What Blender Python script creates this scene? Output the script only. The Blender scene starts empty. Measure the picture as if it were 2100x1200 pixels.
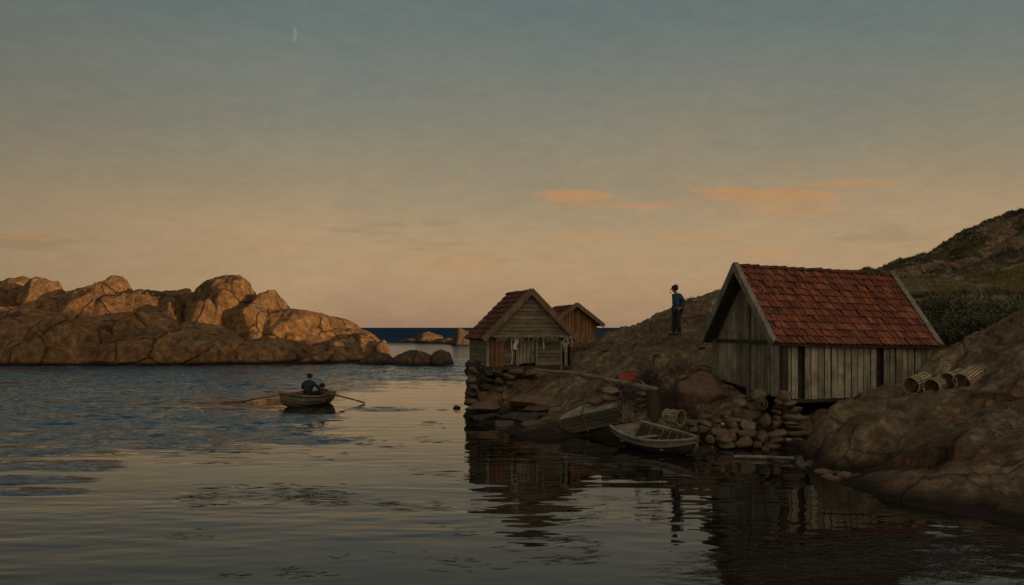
import bpy, math, random
import numpy as np
from mathutils import Vector, Matrix
random.seed(7); rng = np.random.RandomState(7)
R = math.radians
S = bpy.context.scene
COL = S.collection
EYE = 3.0; F = 2000.0; HZ = 672.0

def P(px, py, d):                      # a point of the place, from its bearing and its distance
    return Vector(((px-1050)/F*d, d, EYE-(py-HZ)/F*d))
def PW(px, py):                        # a point at water level
    return P(px, py, EYE*F/(py-HZ))

# ------------------------------------------------------------------ noise
def _h(ix, iy, iz, seed):
    n = (ix.astype(np.int64)*374761393 + iy.astype(np.int64)*668265263 + iz.astype(np.int64)*2147483647 + seed*1274126177) & 0xffffffff
    n = ((n ^ (n >> 13))*1274126177) & 0xffffffff
    n = ((n ^ (n >> 16))*2246822519) & 0xffffffff
    return ((n ^ (n >> 15)) & 0xffffff)/float(0xffffff)
def vnoise(p, seed=0):
    p = np.asarray(p, float); i = np.floor(p).astype(np.int64); f = p-i; u = f*f*f*(f*(f*6-15)+10)
    r = 0
    for dx in (0, 1):
        for dy in (0, 1):
            for dz in (0, 1):
                w = (u[:, 0] if dx else 1-u[:, 0])*(u[:, 1] if dy else 1-u[:, 1])*(u[:, 2] if dz else 1-u[:, 2])
                r = r + w*_h(i[:, 0]+dx, i[:, 1]+dy, i[:, 2]+dz, seed)
    return r*2-1
def fbm(p, o=4, seed=0, ridged=False):
    a = 1.0; s = 0; t = 0
    for k in range(o):
        n = vnoise(p*(2.03**k)+k*17.3, seed+k)
        if ridged: n = 1-2*np.abs(n)
        s = s+a*n; t += a; a *= .5
    return s/t
def worley(p, seed=0):                 # 2D F1, F2
    ip = np.floor(p).astype(np.int64); f1 = np.full(len(p), 9.); f2 = np.full(len(p), 9.); z = np.zeros(len(p), np.int64)
    cid = np.zeros(len(p))
    for dx in (-1, 0, 1):
        for dy in (-1, 0, 1):
            cx = ip[:, 0]+dx; cy = ip[:, 1]+dy
            qx = cx+_h(cx, cy, z, seed); qy = cy+_h(cx, cy, z, seed+5)
            d = np.hypot(qx-p[:, 0], qy-p[:, 1]); c = _h(cx, cy, z, seed+9)
            new = d < f1
            f2 = np.where(new, f1, np.minimum(f2, d)); cid = np.where(new, c, cid); f1 = np.where(new, d, f1)
    return f1, f2, cid
def sstep(a, b, x):
    t = np.clip((x-a)/(b-a), 0, 1); return t*t*(3-2*t)

# ------------------------------------------------------------------ mesh building
class MB:
    def __init__(s): s.v = []; s.f = []; s.t = []; s.n = 0
    def add(s, verts, faces, tone=.5):
        b = s.n; s.v.extend([tuple(v) for v in verts]); s.n += len(verts)
        for k, f in enumerate(faces):
            s.f.append(tuple(i+b for i in f)); s.t.append(tone[k] if hasattr(tone, '__len__') else tone)
    def hexa(s, p, tone=.5):           # 8 points: bottom ring 0-3, top ring 4-7
        s.add(p, [(3, 2, 1, 0), (4, 5, 6, 7), (0, 1, 5, 4), (1, 2, 6, 5), (2, 3, 7, 6), (3, 0, 4, 7)], tone)
    def box(s, c, sz, rot=None, tone=.5):
        c = Vector(c); a, b, d = [q/2 for q in sz]
        pts = [Vector((x, y, z)) for z in (-d, d) for x, y in ((-a, -b), (a, -b), (a, b), (-a, b))]
        if rot is not None: pts = [rot @ q for q in pts]
        s.hexa([c+q for q in pts], tone)
    def beam(s, p0, p1, w, h, tone=.5, up=Vector((0, 0, 1))):   # box from p0 to p1
        p0 = Vector(p0); p1 = Vector(p1); d = (p1-p0).normalized(); sd = d.cross(up)
        if sd.length < 1e-4: sd = Vector((1, 0, 0))
        sd.normalize(); u = sd.cross(d)
        a = sd*w/2; b = u*h/2
        s.hexa([p0-a-b, p0+a-b, p1+a-b, p1-a-b, p0-a+b, p0+a+b, p1+a+b, p1-a+b], tone)
    def tube(s, pts, r, n=6, tone=.5, cap=True, flat=1.0):
        pts = [Vector(p) for p in pts]; rs = r if hasattr(r, '__len__') else [r]*len(pts)
        V = []; prev = None
        for i, p in enumerate(pts):
            d = (pts[min(i+1, len(pts)-1)]-pts[max(i-1, 0)]).normalized()
            if prev is None:
                a = d.cross(Vector((0, 0, 1)));
                if a.length < .01: a = d.cross(Vector((0, 1, 0)))
            else: a = prev-d*prev.dot(d)
            a.normalize(); prev = a; b = d.cross(a)
            for k in range(n):
                t = 2*math.pi*k/n; q = a*math.cos(t)*rs[i]+b*math.sin(t)*rs[i]
                q.z *= flat; V.append(p+q)
        Fc = []
        for i in range(len(pts)-1):
            for k in range(n):
                k2 = (k+1) % n; Fc.append((i*n+k, i*n+k2, (i+1)*n+k2, (i+1)*n+k))
        if cap: Fc.append(tuple(range(n))[::-1]); Fc.append(tuple((len(pts)-1)*n+k for k in range(n)))
        s.add(V, Fc, tone)
    def grid(s, V, nu, nv, tone=.5, closeu=False):
        Fc = []
        for i in range(nu if closeu else nu-1):
            for j in range(nv-1):
                i2 = (i+1) % nu; Fc.append((i*nv+j, i2*nv+j, i2*nv+j+1, i*nv+j+1))
        s.add(V, Fc, tone)
    def build(s, name, mat, parent=None, local=False, smooth=False, base=True, bevel=0):
        me = bpy.data.meshes.new(name); V = np.array(s.v, float).reshape(-1, 3)
        o = bpy.data.objects.new(name, me); COL.objects.link(o)
        if not local:
            if parent: off = np.array(world_loc(parent))
            else:
                off = np.array([V[:, 0].mean(), V[:, 1].mean(), V[:, 2].min()]) if base else np.zeros(3)
                o.location = Vector(off)
            V = V-off
        me.from_pydata(V.tolist(), [], s.f)
        at = me.attributes.new('tone', 'FLOAT', 'FACE'); at.data.foreach_set('value', np.array(s.t, np.float32))
        if smooth: me.polygons.foreach_set('use_smooth', np.ones(len(s.f), bool))
        me.materials.append(mat); me.update()
        if parent: o.parent = parent
        if bevel:
            m = o.modifiers.new('b', 'BEVEL'); m.width = bevel; m.segments = 1; m.limit_method = 'ANGLE'
        return o
def world_loc(o):
    l = Vector(o.location)
    while o.parent: o = o.parent; l += o.location
    return l
def tag(o, label=None, cat=None, group=None, kind=None):
    if label: o['label'] = label
    if cat: o['category'] = cat
    if group: o['group'] = group
    if kind: o['kind'] = kind
    return o
def empty(name, loc, label, cat, group=None):
    o = bpy.data.objects.new(name, None); COL.objects.link(o); o.location = loc; o.empty_display_size = .2
    return tag(o, label, cat, group)
def npmesh(name, V, quads, mat, smooth=True, parent=None):
    me = bpy.data.meshes.new(name); V = np.asarray(V, np.float32); Q = np.asarray(quads, np.int32)
    me.vertices.add(len(V)); me.vertices.foreach_set('co', V.ravel())
    me.loops.add(Q.size); me.loops.foreach_set('vertex_index', Q.ravel())
    me.polygons.add(len(Q)); me.polygons.foreach_set('loop_start', np.arange(len(Q), dtype=np.int32)*Q.shape[1])
    me.polygons.foreach_set('loop_total', np.full(len(Q), Q.shape[1], np.int32))
    me.polygons.foreach_set('use_smooth', np.full(len(Q), smooth)); me.materials.append(mat)
    me.update(calc_edges=True); me.validate()
    o = bpy.data.objects.new(name, me); COL.objects.link(o)
    if parent: o.parent = parent
    return o

# ------------------------------------------------------------------ materials
def mat(name, rough=.85):
    m = bpy.data.materials.new(name); m.use_nodes = True; nt = m.node_tree; b = nt.nodes['Principled BSDF']
    b.inputs['Roughness'].default_value = rough; b.inputs['Specular IOR Level'].default_value = .25
    return m, nt, b
def N(nt, t, **k):
    n = nt.nodes.new(t)
    for a, v in k.items():
        if a in ('operation', 'blend_type', 'data_type', 'noise_dimensions', 'feature', 'attribute_name', 'interpolation_type', 'musgrave_type', 'vector_type'): setattr(n, a, v)
        else: n.inputs[a.replace('_', ' ')].default_value = v
    return n
def ramp(nt, stops, src=None):
    r = nt.nodes.new('ShaderNodeValToRGB'); e = r.color_ramp.elements
    while len(e) < len(stops): e.new(.5)
    for x, (p, c) in zip(e, stops): x.position = p; x.color = (*c, 1) if len(c) == 3 else c
    if src is not None: nt.links.new(src, r.inputs[0])
    return r
def coords(nt, scale=(1, 1, 1), rot=(0, 0, 0), obj=False):
    m = nt.nodes.new('ShaderNodeMapping'); m.inputs['Scale'].default_value = scale; m.inputs['Rotation'].default_value = rot
    if obj: tc = nt.nodes.new('ShaderNodeTexCoord'); nt.links.new(tc.outputs['Object'], m.inputs[0])
    else: g = nt.nodes.new('ShaderNodeNewGeometry'); nt.links.new(g.outputs['Position'], m.inputs[0])
    return m.outputs[0]
def noise(nt, vec, scale, detail=5, rough=.6, dist=0):
    n = N(nt, 'ShaderNodeTexNoise', Scale=scale, Detail=detail, Roughness=rough, Distortion=dist); nt.links.new(vec, n.inputs['Vector']); return n.outputs['Fac']
def mix(nt, fac, a, b, mode='MIX'):
    m = nt.nodes.new('ShaderNodeMix'); m.data_type = 'RGBA'; m.blend_type = mode
    for s, v in ((m.inputs[0], fac), (m.inputs[6], a), (m.inputs[7], b)):
        if isinstance(v, (int, float)): s.default_value = v
        elif isinstance(v, tuple): s.default_value = (*v, 1)
        else: nt.links.new(v, s)
    return m.outputs[2]
def mth(nt, op, a, b=None, c=None):
    m = nt.nodes.new('ShaderNodeMath'); m.operation = op
    for s, v in zip(m.inputs, (a, b, c)):
        if v is None: continue
        if isinstance(v, (int, float)): s.default_value = v
        else: nt.links.new(v, s)
    return m.outputs[0]
def mrange(nt, v, a, b, c=0, d=1):
    m = nt.nodes.new('ShaderNodeMapRange'); nt.links.new(v, m.inputs[0])
    for i, x in zip((1, 2, 3, 4), (a, b, c, d)): m.inputs[i].default_value = x
    return m.outputs[0]
def bump(nt, b, h, strength=.5, dist=.05):
    n = N(nt, 'ShaderNodeBump', Strength=strength, Distance=dist); nt.links.new(h, n.inputs['Height']); nt.links.new(n.outputs[0], b.inputs['Normal'])
def lin(r, g, b):
    f = lambda c: (c/255/12.92) if c/255 <= .04045 else ((c/255+.055)/1.055)**2.4
    return (f(r), f(g), f(b))

def rock_mat(name, cols, sc=1.0, wet=True, streak=(1, 1, 1), bs=.6, bd=.08, top=None, tint=(1.15, 1.05, .93)):
    m, nt, b = mat(name, .88)
    v = coords(nt, streak); n1 = noise(nt, v, .35*sc, 8, .62, .6); r = ramp(nt, cols, mrange(nt, n1, .3, .72))
    n2 = noise(nt, coords(nt), 3.2*sc, 10, .8); c = mix(nt, .85, r.outputs[0], ramp(nt, [(.34, (.18, .18, .18)), (.5, (.9, .88, .85)), (.66, (2.1, 2.0, 1.85))], n2).outputs[0], 'MULTIPLY')
    n3 = noise(nt, coords(nt), 14*sc, 4, .6); c = mix(nt, mrange(nt, n3, .6, .72, 0, .5), c, (.24, .23, .19))
    w = N(nt, 'ShaderNodeTexVoronoi', feature='DISTANCE_TO_EDGE', Scale=.42*sc)
    vv = nt.nodes.new('ShaderNodeVectorMath'); vv.operation = 'ADD'; nz = N(nt, 'ShaderNodeTexNoise', Scale=.8*sc, Detail=5.)
    nt.links.new(coords(nt), nz.inputs['Vector']); nt.links.new(nz.outputs['Color'], vv.inputs[0]); nt.links.new(coords(nt), vv.inputs[1]); nt.links.new(vv.outputs[0], w.inputs['Vector'])
    cr = mth(nt, 'MAXIMUM', mrange(nt, w.outputs['Distance'], 0, .03), mrange(nt, noise(nt, coords(nt), .5*sc, 3), .47, .40))
    c = mix(nt, mth(nt, 'SUBTRACT', 1, cr), c, mix(nt, .6, c, (.02, .016, .012)))
    if top:                            # lichen and turf, on flatter ground
        g = nt.nodes.new('ShaderNodeNewGeometry'); sx = nt.nodes.new('ShaderNodeSeparateXYZ'); nt.links.new(g.outputs['Normal'], sx.inputs[0])
        f = mth(nt, 'MULTIPLY', mrange(nt, sx.outputs['Z'], .75, .95), mrange(nt, noise(nt, coords(nt), .5, 5), .48, .62))
        c = mix(nt, mth(nt, 'MULTIPLY', f, .7), c, top)
    if wet:
        g = nt.nodes.new('ShaderNodeNewGeometry'); sx = nt.nodes.new('ShaderNodeSeparateXYZ'); nt.links.new(g.outputs['Position'], sx.inputs[0])
        hz = mth(nt, 'ADD', sx.outputs['Z'], mth(nt, 'MULTIPLY', mth(nt, 'SUBTRACT', n1, .5), .5))
        k = mrange(nt, hz, .12, .38); c = mix(nt, k, (.03, .02, .012), c)
    c = mix(nt, 1.0, c, tint, 'MULTIPLY'); nt.links.new(c, b.inputs['Base Color'])
    h = mth(nt, 'ADD', mth(nt, 'ADD', n2, mth(nt, 'MULTIPLY', n3, .35)), mth(nt, 'MULTIPLY', cr, .8))
    bump(nt, b, h, bs, bd)
    return m
M = {}
M['rock_shore'] = rock_mat('shore_rock', [(0, (.06, .045, .03)), (.25, (.20, .115, .07)), (.42, (.15, .125, .08)), (.55, (.27, .20, .13)), (.7, (.15, .13, .085)), (.85, (.28, .15, .085)), (1, (.24, .19, .13))], 1.3, bd=.07, bs=.9, top=(.09, .08, .035))
M['rock_far'] = rock_mat('headland_rock', [(0, (.09, .065, .045)), (.35, (.27, .16, .08)), (.6, (.37, .225, .105)), (.8, (.23, .17, .11)), (1, (.30, .15, .07))], .55, streak=(1, 1, .5), bs=1, bd=.5)
M['rock_dark'] = rock_mat('skerry_rock', [(0, (.05, .04, .03)), (.5, (.11, .08, .055)), (1, (.15, .09, .06))], .8, streak=(1, 1, 1), bs=.8, bd=.2)

def stone_mat(name, stops):
    m, nt, b = mat(name, .85)
    a = N(nt, 'ShaderNodeAttribute', attribute_name='tone'); r = ramp(nt, stops, a.outputs['Fac'])
    n = noise(nt, coords(nt), 7, 6, .65); c = mix(nt, .8, r.outputs[0], ramp(nt, [(.3, (.45, .45, .45)), (.55, (1, 1, 1)), (.75, (1.4, 1.35, 1.3))], n).outputs[0], 'MULTIPLY')
    nt.links.new(c, b.inputs['Base Color']); bump(nt, b, n, .6, .04); return m
M['stone'] = stone_mat('stone', [(0, (.05, .04, .03)), (.25, (.13, .10, .07)), (.5, (.22, .16, .095)), (.7, (.21, .12, .075)), (.85, (.25, .215, .145)), (1, (.55, .5, .4))])

def wood_mat(name, stops, axis='z', grain=18, bs=.5):
    m, nt, b = mat(name, .8)
    a = N(nt, 'ShaderNodeAttribute', attribute_name='tone'); r = ramp(nt, stops, a.outputs['Fac'])
    sc = {'z': (1, 1, .06), 'x': (.06, .4, 1), 'y': (1, .06, 1)}[axis]
    n = noise(nt, coords(nt, sc), grain, 6, .7); n2 = noise(nt, coords(nt), 2.2, 5, .7)
    c = mix(nt, .85, r.outputs[0], ramp(nt, [(.3, (.28, .27, .26)), (.5, (.9, .88, .85)), (.72, (1.55, 1.5, 1.4))], n).outputs[0], 'MULTIPLY')
    c = mix(nt, mrange(nt, n2, .35, .6, .65, 0), c, (.10, .08, .055))
    nt.links.new(c, b.inputs['Base Color']); bump(nt, b, n, bs, .02); return m
GREY = [(0, (.10, .085, .065)), (.3, (.28, .25, .18)), (.6, (.43, .40, .29)), (.85, (.52, .48, .36)), (1, (.58, .46, .30))]
M['wood'] = wood_mat('weathered_board', GREY); M['wood_h'] = wood_mat('weathered_clapboard', [(0, (.10, .08, .055)), (.4, (.23, .19, .125)), (1, (.33, .28, .19))], 'x')
M['trim'] = wood_mat('grey_trim', [(0, (.2, .17, .13)), (1, (.40, .36, .29))]); M['trim_warm'] = wood_mat('brown_trim', [(0, (.16, .10, .06)), (1, (.42, .26, .15))])
M['darkwood'] = wood_mat('dark_wood', [(0, (.04, .03, .022)), (1, (.12, .09, .06))]); M['redwood'] = wood_mat('red_wood', [(0, (.14, .06, .035)), (.5, (.28, .12, .06)), (1, (.5, .22, .09))])
M['boatwood'] = wood_mat('painted_boat_plank', [(0, (.03, .032, .025)), (.3, (.20, .2, .14)), (.6, (.29, .28, .205)), (1, (.5, .48, .37))], 'x', 9, .25)
M['boatbrown'] = wood_mat('tarred_boat_plank', [(0, (.085, .07, .05)), (.5, (.18, .155, .11)), (1, (.33, .28, .2))], 'x', 9, .25)
M['boatin'] = wood_mat('boat_inside', [(0, (.03, .028, .022)), (1, (.09, .055, .035))], 'x', 9, .25)
M['wicker'] = wood_mat('wicker', [(0, (.2, .14, .08)), (.5, (.46, .35, .2)), (1, (.68, .54, .34))], 'x', 20)
M['wicker_dark'] = wood_mat('dark_wicker', [(0, (.08, .05, .03)), (1, (.3, .19, .11))], 'x', 20)
def tile_mat(name, stops, moss):
    m, nt, b = mat(name, .75)
    a = N(nt, 'ShaderNodeAttribute', attribute_name='tone'); r = ramp(nt, stops, a.outputs['Fac'])
    n = noise(nt, coords(nt), 1.6, 9, .75); n2 = noise(nt, coords(nt), 12, 4, .7)
    c = mix(nt, mrange(nt, n, .5, .66, 0, moss), r.outputs[0], (.07, .06, .04)); c = mix(nt, .8, c, ramp(nt, [(.3, (.5, .5, .5)), (.7, (1.35, 1.3, 1.25))], n2).outputs[0], 'MULTIPLY')
    nt.links.new(c, b.inputs['Base Color']); bump(nt, b, n2, .4, .02); return m
M['tile_red'] = tile_mat('red_clay_tile', [(0, (.10, .048, .036)), (.35, (.24, .076, .044)), (.75, (.34, .10, .054)), (1, (.42, .155, .075))], .6)
M['tile_dark'] = tile_mat('dark_clay_tile', [(0, (.05, .03, .022)), (.5, (.15, .055, .035)), (1, (.28, .09, .05))], .7)
def plain(name, col, rough=.8, sc=8, amp=.5):
    m, nt, b = mat(name, rough); n = noise(nt, coords(nt), sc, 5, .65)
    c = mix(nt, amp, col, ramp(nt, [(.3, (.4, .4, .4)), (.7, (1.6, 1.6, 1.6))], n).outputs[0], 'MULTIPLY'); nt.links.new(c, b.inputs['Base Color']); bump(nt, b, n, .3, .01); return m
M['skin'] = plain('skin', (.38, .2, .13), .6, 20, .2); M['hat'] = plain('felt_hat', (.035, .025, .02)); M['blue'] = plain('blue_wool', (.045, .085, .125)); M['navy'] = plain('dark_wool', (.03, .045, .06))
M['trouser'] = plain('dark_trouser', (.03, .034, .04)); M['boot'] = plain('black_boot', (.015, .013, .012), .5); M['brown'] = plain('brown_coat', (.12, .055, .035)); M['hair'] = plain('hair', (.02, .013, .008))
M['rope'] = plain('pale_rope', (.5, .45, .33)); M['net'] = plain('net', (.26, .22, .15)); M['netdark'] = plain('dark_net', (.09, .06, .045)); M['redcloth'] = plain('red_cloth', (.42, .075, .04)); M['white'] = plain('white_cloth', (.6, .57, .48))
M['weed'] = plain('seaweed', (.045, .03, .016), .45, 3, .6); M['weedlight'] = plain('seagrass', (.16, .12, .06), .6); M['iron'] = plain('rusty_iron', (.07, .035, .02), .7)
def leaf_mat(name, a, bcol):
    m, nt, b = mat(name, .7); t = N(nt, 'ShaderNodeAttribute', attribute_name='tone'); r = ramp(nt, [(0, a), (1, bcol)], t.outputs['Fac']); nt.links.new(r.outputs[0], b.inputs['Base Color']); return m
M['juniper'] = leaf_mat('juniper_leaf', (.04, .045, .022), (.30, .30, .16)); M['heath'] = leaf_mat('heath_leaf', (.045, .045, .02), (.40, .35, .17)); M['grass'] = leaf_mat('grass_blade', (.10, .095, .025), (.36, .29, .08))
M['bark'] = plain('bark', (.1, .07, .045))

# ------------------------------------------------------------------ camera, light, sky
SUN_AZ = R(112); SUN_EL = R(5.0)       # azimuth clockwise from the viewing direction
sdir = Vector((math.sin(SUN_AZ)*math.cos(SUN_EL), math.cos(SUN_AZ)*math.cos(SUN_EL), math.sin(SUN_EL)))
cam = bpy.data.cameras.new('camera'); co = bpy.data.objects.new('camera', cam); COL.objects.link(co); S.camera = co
co.location = (0, 0, EYE); co.rotation_euler = (R(90), 0, 0); cam.sensor_width = 36; cam.lens = 36*F/2100
cam.shift_y = 72/2100; cam.clip_end = 60000; cam.clip_start = .1
sl = bpy.data.lights.new('sun', 'SUN'); so = bpy.data.objects.new('sun', sl); COL.objects.link(so)
so.rotation_euler = sdir.to_track_quat('Z', 'Y').to_euler(); so.location = (40, -20, 30); sl.angle = R(.5); sl.energy = 2.9; sl.color = (1, .66, .34)
W = bpy.data.worlds.new('World'); S.world = W; W.use_nodes = True; nt = W.node_tree; bg = nt.nodes['Background']
tc = nt.nodes.new('ShaderNodeTexCoord'); nrm = nt.nodes.new('ShaderNodeVectorMath'); nrm.operation = 'NORMALIZE'; nt.links.new(tc.outputs['Generated'], nrm.inputs[0])
sx = nt.nodes.new('ShaderNodeSeparateXYZ'); nt.links.new(nrm.outputs[0], sx.inputs[0])
def wnoise(scale, vs, detail=4, rough=.6, dist=0):
    mp = nt.nodes.new('ShaderNodeMapping'); mp.inputs['Scale'].default_value = vs; nt.links.new(nrm.outputs[0], mp.inputs[0]); return noise(nt, mp.outputs[0], scale, detail, rough, dist)
brush = wnoise(3.0, (1, 1, 4), 7, .65, .5)
zz = mth(nt, 'ADD', sx.outputs['Z'], mth(nt, 'MULTIPLY', mth(nt, 'SUBTRACT', brush, .5), .09))
r = ramp(nt, [(0, lin(152, 122, 97)), (.012, lin(162, 132, 104)), (.045, lin(172, 142, 108)), (.09, lin(171, 144, 110)), (.135, lin(155, 137, 109)), (.19, lin(134, 128, 110)), (.25, lin(117, 121, 112)), (.32, lin(98, 113, 111)), (.42, lin(72, 86, 86)), (1, lin(54, 68, 78))], mth(nt, 'MAXIMUM', zz, 0.0))
sky = r.outputs[0]
c1 = wnoise(11.0, (1, 1, 6), 7, .72, .5); ca = mth(nt, 'DIVIDE', sx.outputs['X'], mth(nt, 'MAXIMUM', sx.outputs['Y'], .05)); cb = mth(nt, 'DIVIDE', sx.outputs['Z'], mth(nt, 'MAXIMUM', sx.outputs['Y'], .05)); cl = 0.0
for (cx_, cy_, rx_, ry_, k_) in ((1183, 403, 52, 15, 1), (1270, 422, 90, 8, .6), (1480, 392, 48, 11, .8), (1585, 402, 85, 14, .9), (1620, 430, 70, 22, .5), (1745, 378, 60, 9, .6), (1215, 486, 50, 6, .6), (1440, 484, 70, 7, .5), (940, 545, 60, 14, .3), (60, 486, 40, 10, .5), (1580, 520, 60, 8, .4), (520, 500, 120, 16, .25)):
    da = mth(nt, 'DIVIDE', mth(nt, 'SUBTRACT', ca, (cx_-1050)/F), rx_*1.7/F); db = mth(nt, 'DIVIDE', mth(nt, 'SUBTRACT', cb, (HZ-cy_)/F), ry_*1.1/F)
    rr = mth(nt, 'ADD', mth(nt, 'MULTIPLY', da, da), mth(nt, 'MULTIPLY', db, db)); e_ = mrange(nt, mth(nt, 'ADD', rr, mth(nt, 'MULTIPLY', mth(nt, 'SUBTRACT', c1, .5), 3.2)), 1.15, .35, 0, k_); cl = mth(nt, 'MAXIMUM', cl, e_)
sky = mix(nt, mth(nt, 'MULTIPLY', cl, .8), sky, lin(182, 136, 90))
c2 = wnoise(6.0, (1, 1, 9), 5, .6, .3); band2 = mth(nt, 'MULTIPLY', mrange(nt, sx.outputs['Z'], .05, .075), mrange(nt, sx.outputs['Z'], .125, .10))
sky = mix(nt, mth(nt, 'MULTIPLY', mth(nt, 'MULTIPLY', mrange(nt, c2, .56, .66), band2), .3), sky, lin(130, 118, 88))
fine = wnoise(34.0, (1, 1, 3), 6, .75); sky = mix(nt, .22, sky, ramp(nt, [(.3, (.72, .72, .72)), (.7, (1.28, 1.28, 1.28))], fine).outputs[0], 'MULTIPLY')
# fill glow added to the unseen sky behind the viewer's right shoulder
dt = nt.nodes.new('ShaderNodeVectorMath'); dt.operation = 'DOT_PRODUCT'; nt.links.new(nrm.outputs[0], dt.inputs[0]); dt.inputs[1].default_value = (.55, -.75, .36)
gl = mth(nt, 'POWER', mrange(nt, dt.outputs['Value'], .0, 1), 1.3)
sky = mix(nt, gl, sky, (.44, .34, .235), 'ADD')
lf = mrange(nt, sx.outputs['X'], -.2, -.47, 0, .26); sky = mix(nt, lf, sky, lin(60, 62, 52))
nish = nt.nodes.new('ShaderNodeTexSky'); nish.sky_type = 'NISHITA'; nish.sun_disc = False; nish.sun_elevation = SUN_EL; nish.sun_rotation = SUN_AZ
sky = mix(nt, .004, sky, nish.outputs[0], 'ADD')
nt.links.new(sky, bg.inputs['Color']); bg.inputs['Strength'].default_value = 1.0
S.view_settings.view_transform = 'Standard'; S.view_settings.look = 'None'; S.view_settings.exposure = 0; S.view_settings.gamma = 1
S.cycles.max_bounces = 5; S.cycles.use_denoising = True

mm = bpy.data.materials.new('moonlight'); mm.use_nodes = True; e_ = mm.node_tree.nodes.new('ShaderNodeEmission'); e_.inputs[0].default_value = (.235, .23, .16, 1); mm.node_tree.links.new(e_.outputs[0], mm.node_tree.nodes['Material Output'].inputs[0])
mb = MB(); d_ = 6000.; r_ = 15/F*d_; c_ = P(600, 70, d_); V_ = []
for k in range(17):
    a = -math.pi/2+math.pi*k/16; V_ += [c_+Vector((math.cos(a)*r_*.66+0, -6, math.sin(a)*r_)), c_+Vector((math.cos(a)*r_*.22, -12, math.sin(a)*r_)), c_+Vector((math.cos(a)*r_*.44, 12, math.sin(a)*r_))]
mb.add(V_, [f for k in range(16) for f in ((3*k, 3*k+1, 3*k+4, 3*k+3), (3*k+1, 3*k+2, 3*k+5, 3*k+4), (3*k+2, 3*k, 3*k+3, 3*k+5))])
tag(mb.build('moon', mm, smooth=True), 'small pale crescent moon high in the left of the sky', 'moon')

# ------------------------------------------------------------------ terrain of the near shore
CP = []
def cp(px, py, d): CP.append(tuple(P(px, py, d)))
WL = [(958, 850), (975, 866), (1050, 886), (1150, 899), (1215, 893), (1265, 889), (1300, 890), (1370, 893), (1440, 900), (1500, 912), (1600, 920), (1645, 938), (1662, 962), (1720, 990), (1800, 1018), (1870, 1038), (2000, 1064), (2100, 1084), (2250, 1120), (2500, 1190), (2900, 1330)]
for x, y in WL:
    q = PW(x, y); CP.append((q.x, q.y, 0.02)); d = 1.2 if y < 940 else .8
    CP.append((q.x-d*.55, q.y-d, -.55)); CP.append((q.x-3.2*.6, q.y-3.2, -1.3))
for X, Y, Z in ((-1.75, 36, -.3), (-1.9, 39, -.4), (-.9, 42, -.4), (.8, 47, -.3), (3.5, 55, -.2), (6, 64, -.2), (9, 74, -.2), (14, 84, -.4), (25, 90, -.5), (-1.2, 44, -1), (-3.2, 34, -1.2), (-3.4, 40, -1.2), (-2, 50, -1.2), (1, 60, -1.2), (4, 75, -1.2),
                (40, 95, -1), (70, 80, -1), (110, 70, -1), (-4, 20, -1.5), (-6, 12, -1.5), (0, 10, -1.5), (4, 8, -1.3)):
    CP.append((X, Y, Z))
# pier foot and platform of the middle hut
for a in ((985, 800, 33.4), (1060, 770, 34), (1130, 766, 34.2), (1000, 775, 36), (1050, 845, 31.5), (1120, 850, 30), (1180, 765, 33.5), (1200, 800, 30.5), (1200, 850, 28.5), (1250, 850, 27.5), (1230, 780, 31.5), (1150, 790, 31.8), (1000, 835, 32.5)): cp(*a)
for X, Y, Z in ((-.5, 36, 1.35), (.8, 38, 1.5), (2.2, 35.5, 1.7), (2.5, 39, 2.1)): CP.append((X, Y, Z))
# slope between huts up to the man's ridge
for a in ((1240, 725, 37), (1190, 728, 37.5), (1235, 695, 42), (1262, 690, 43), (1300, 679, 41), (1325, 668, 39.5), (1370, 648, 39), (1410, 624, 39), (1440, 612, 39.5), (1470, 604, 40), (1540, 590, 42),
          (1388, 685, 34), (1330, 700, 35), (1430, 680, 34.5), (1440, 650, 37), (1300, 740, 32), (1400, 725, 31.5), (1450, 720, 31.5), (1250, 760, 31), (1300, 800, 28.5), (1350, 775, 29), (1420, 760, 29), (1450, 780, 28.3),
          (1340, 850, 27), (1300, 870, 26.6), (1400, 865, 26.3), (1370, 820, 27.6), (1440, 830, 27), (1500, 860, 26), (1560, 880, 25.4), (1620, 880, 25), (1500, 800, 27.5), (1480, 770, 29),
          (1600, 850, 27), (1700, 850, 27.5), (1750, 840, 27.5), (1650, 905, 24.4), (1665, 905, 24.3), (1560, 905, 24.5)): cp(*a)
for X, Y, Z in ((7.5, 26.5, .55), (9.5, 27, .65), (11, 27.3, .9), (7, 28.6, 1.0), (10, 29.5, 1.3), (12.5, 29.5, 1.6)): CP.append((X, Y, Z))
# the big front rock
for a in ((1688, 905, 21.7), (1703, 850, 22.3), (1765, 818, 23.2), (1805, 792, 24.0), (1850, 773, 24.8), (1920, 744, 26), (1960, 727, 26.3), (2000, 706, 26.3), (2050, 680, 26), (2100, 650, 25.5), (2200, 600, 25),
          (1700, 930, 21.1), (1750, 900, 20.6), (1790, 850, 21.6), (1735, 860, 21.7), (1850, 812, 22.8), (1920, 806, 22.8), (1990, 800, 23), (1870, 900, 20), (1950, 860, 20.5), (2040, 780, 22.5), (2100, 740, 22.5), (1880, 960, 18.3), (1960, 960, 17.6), (2100, 900, 18), (2000, 1000, 16.5), (2100, 1000, 16.2), (2250, 900, 17.5), (2300, 760, 21), (1800, 960, 19.4), (1740, 955, 20.3)): cp(*a)
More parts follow.
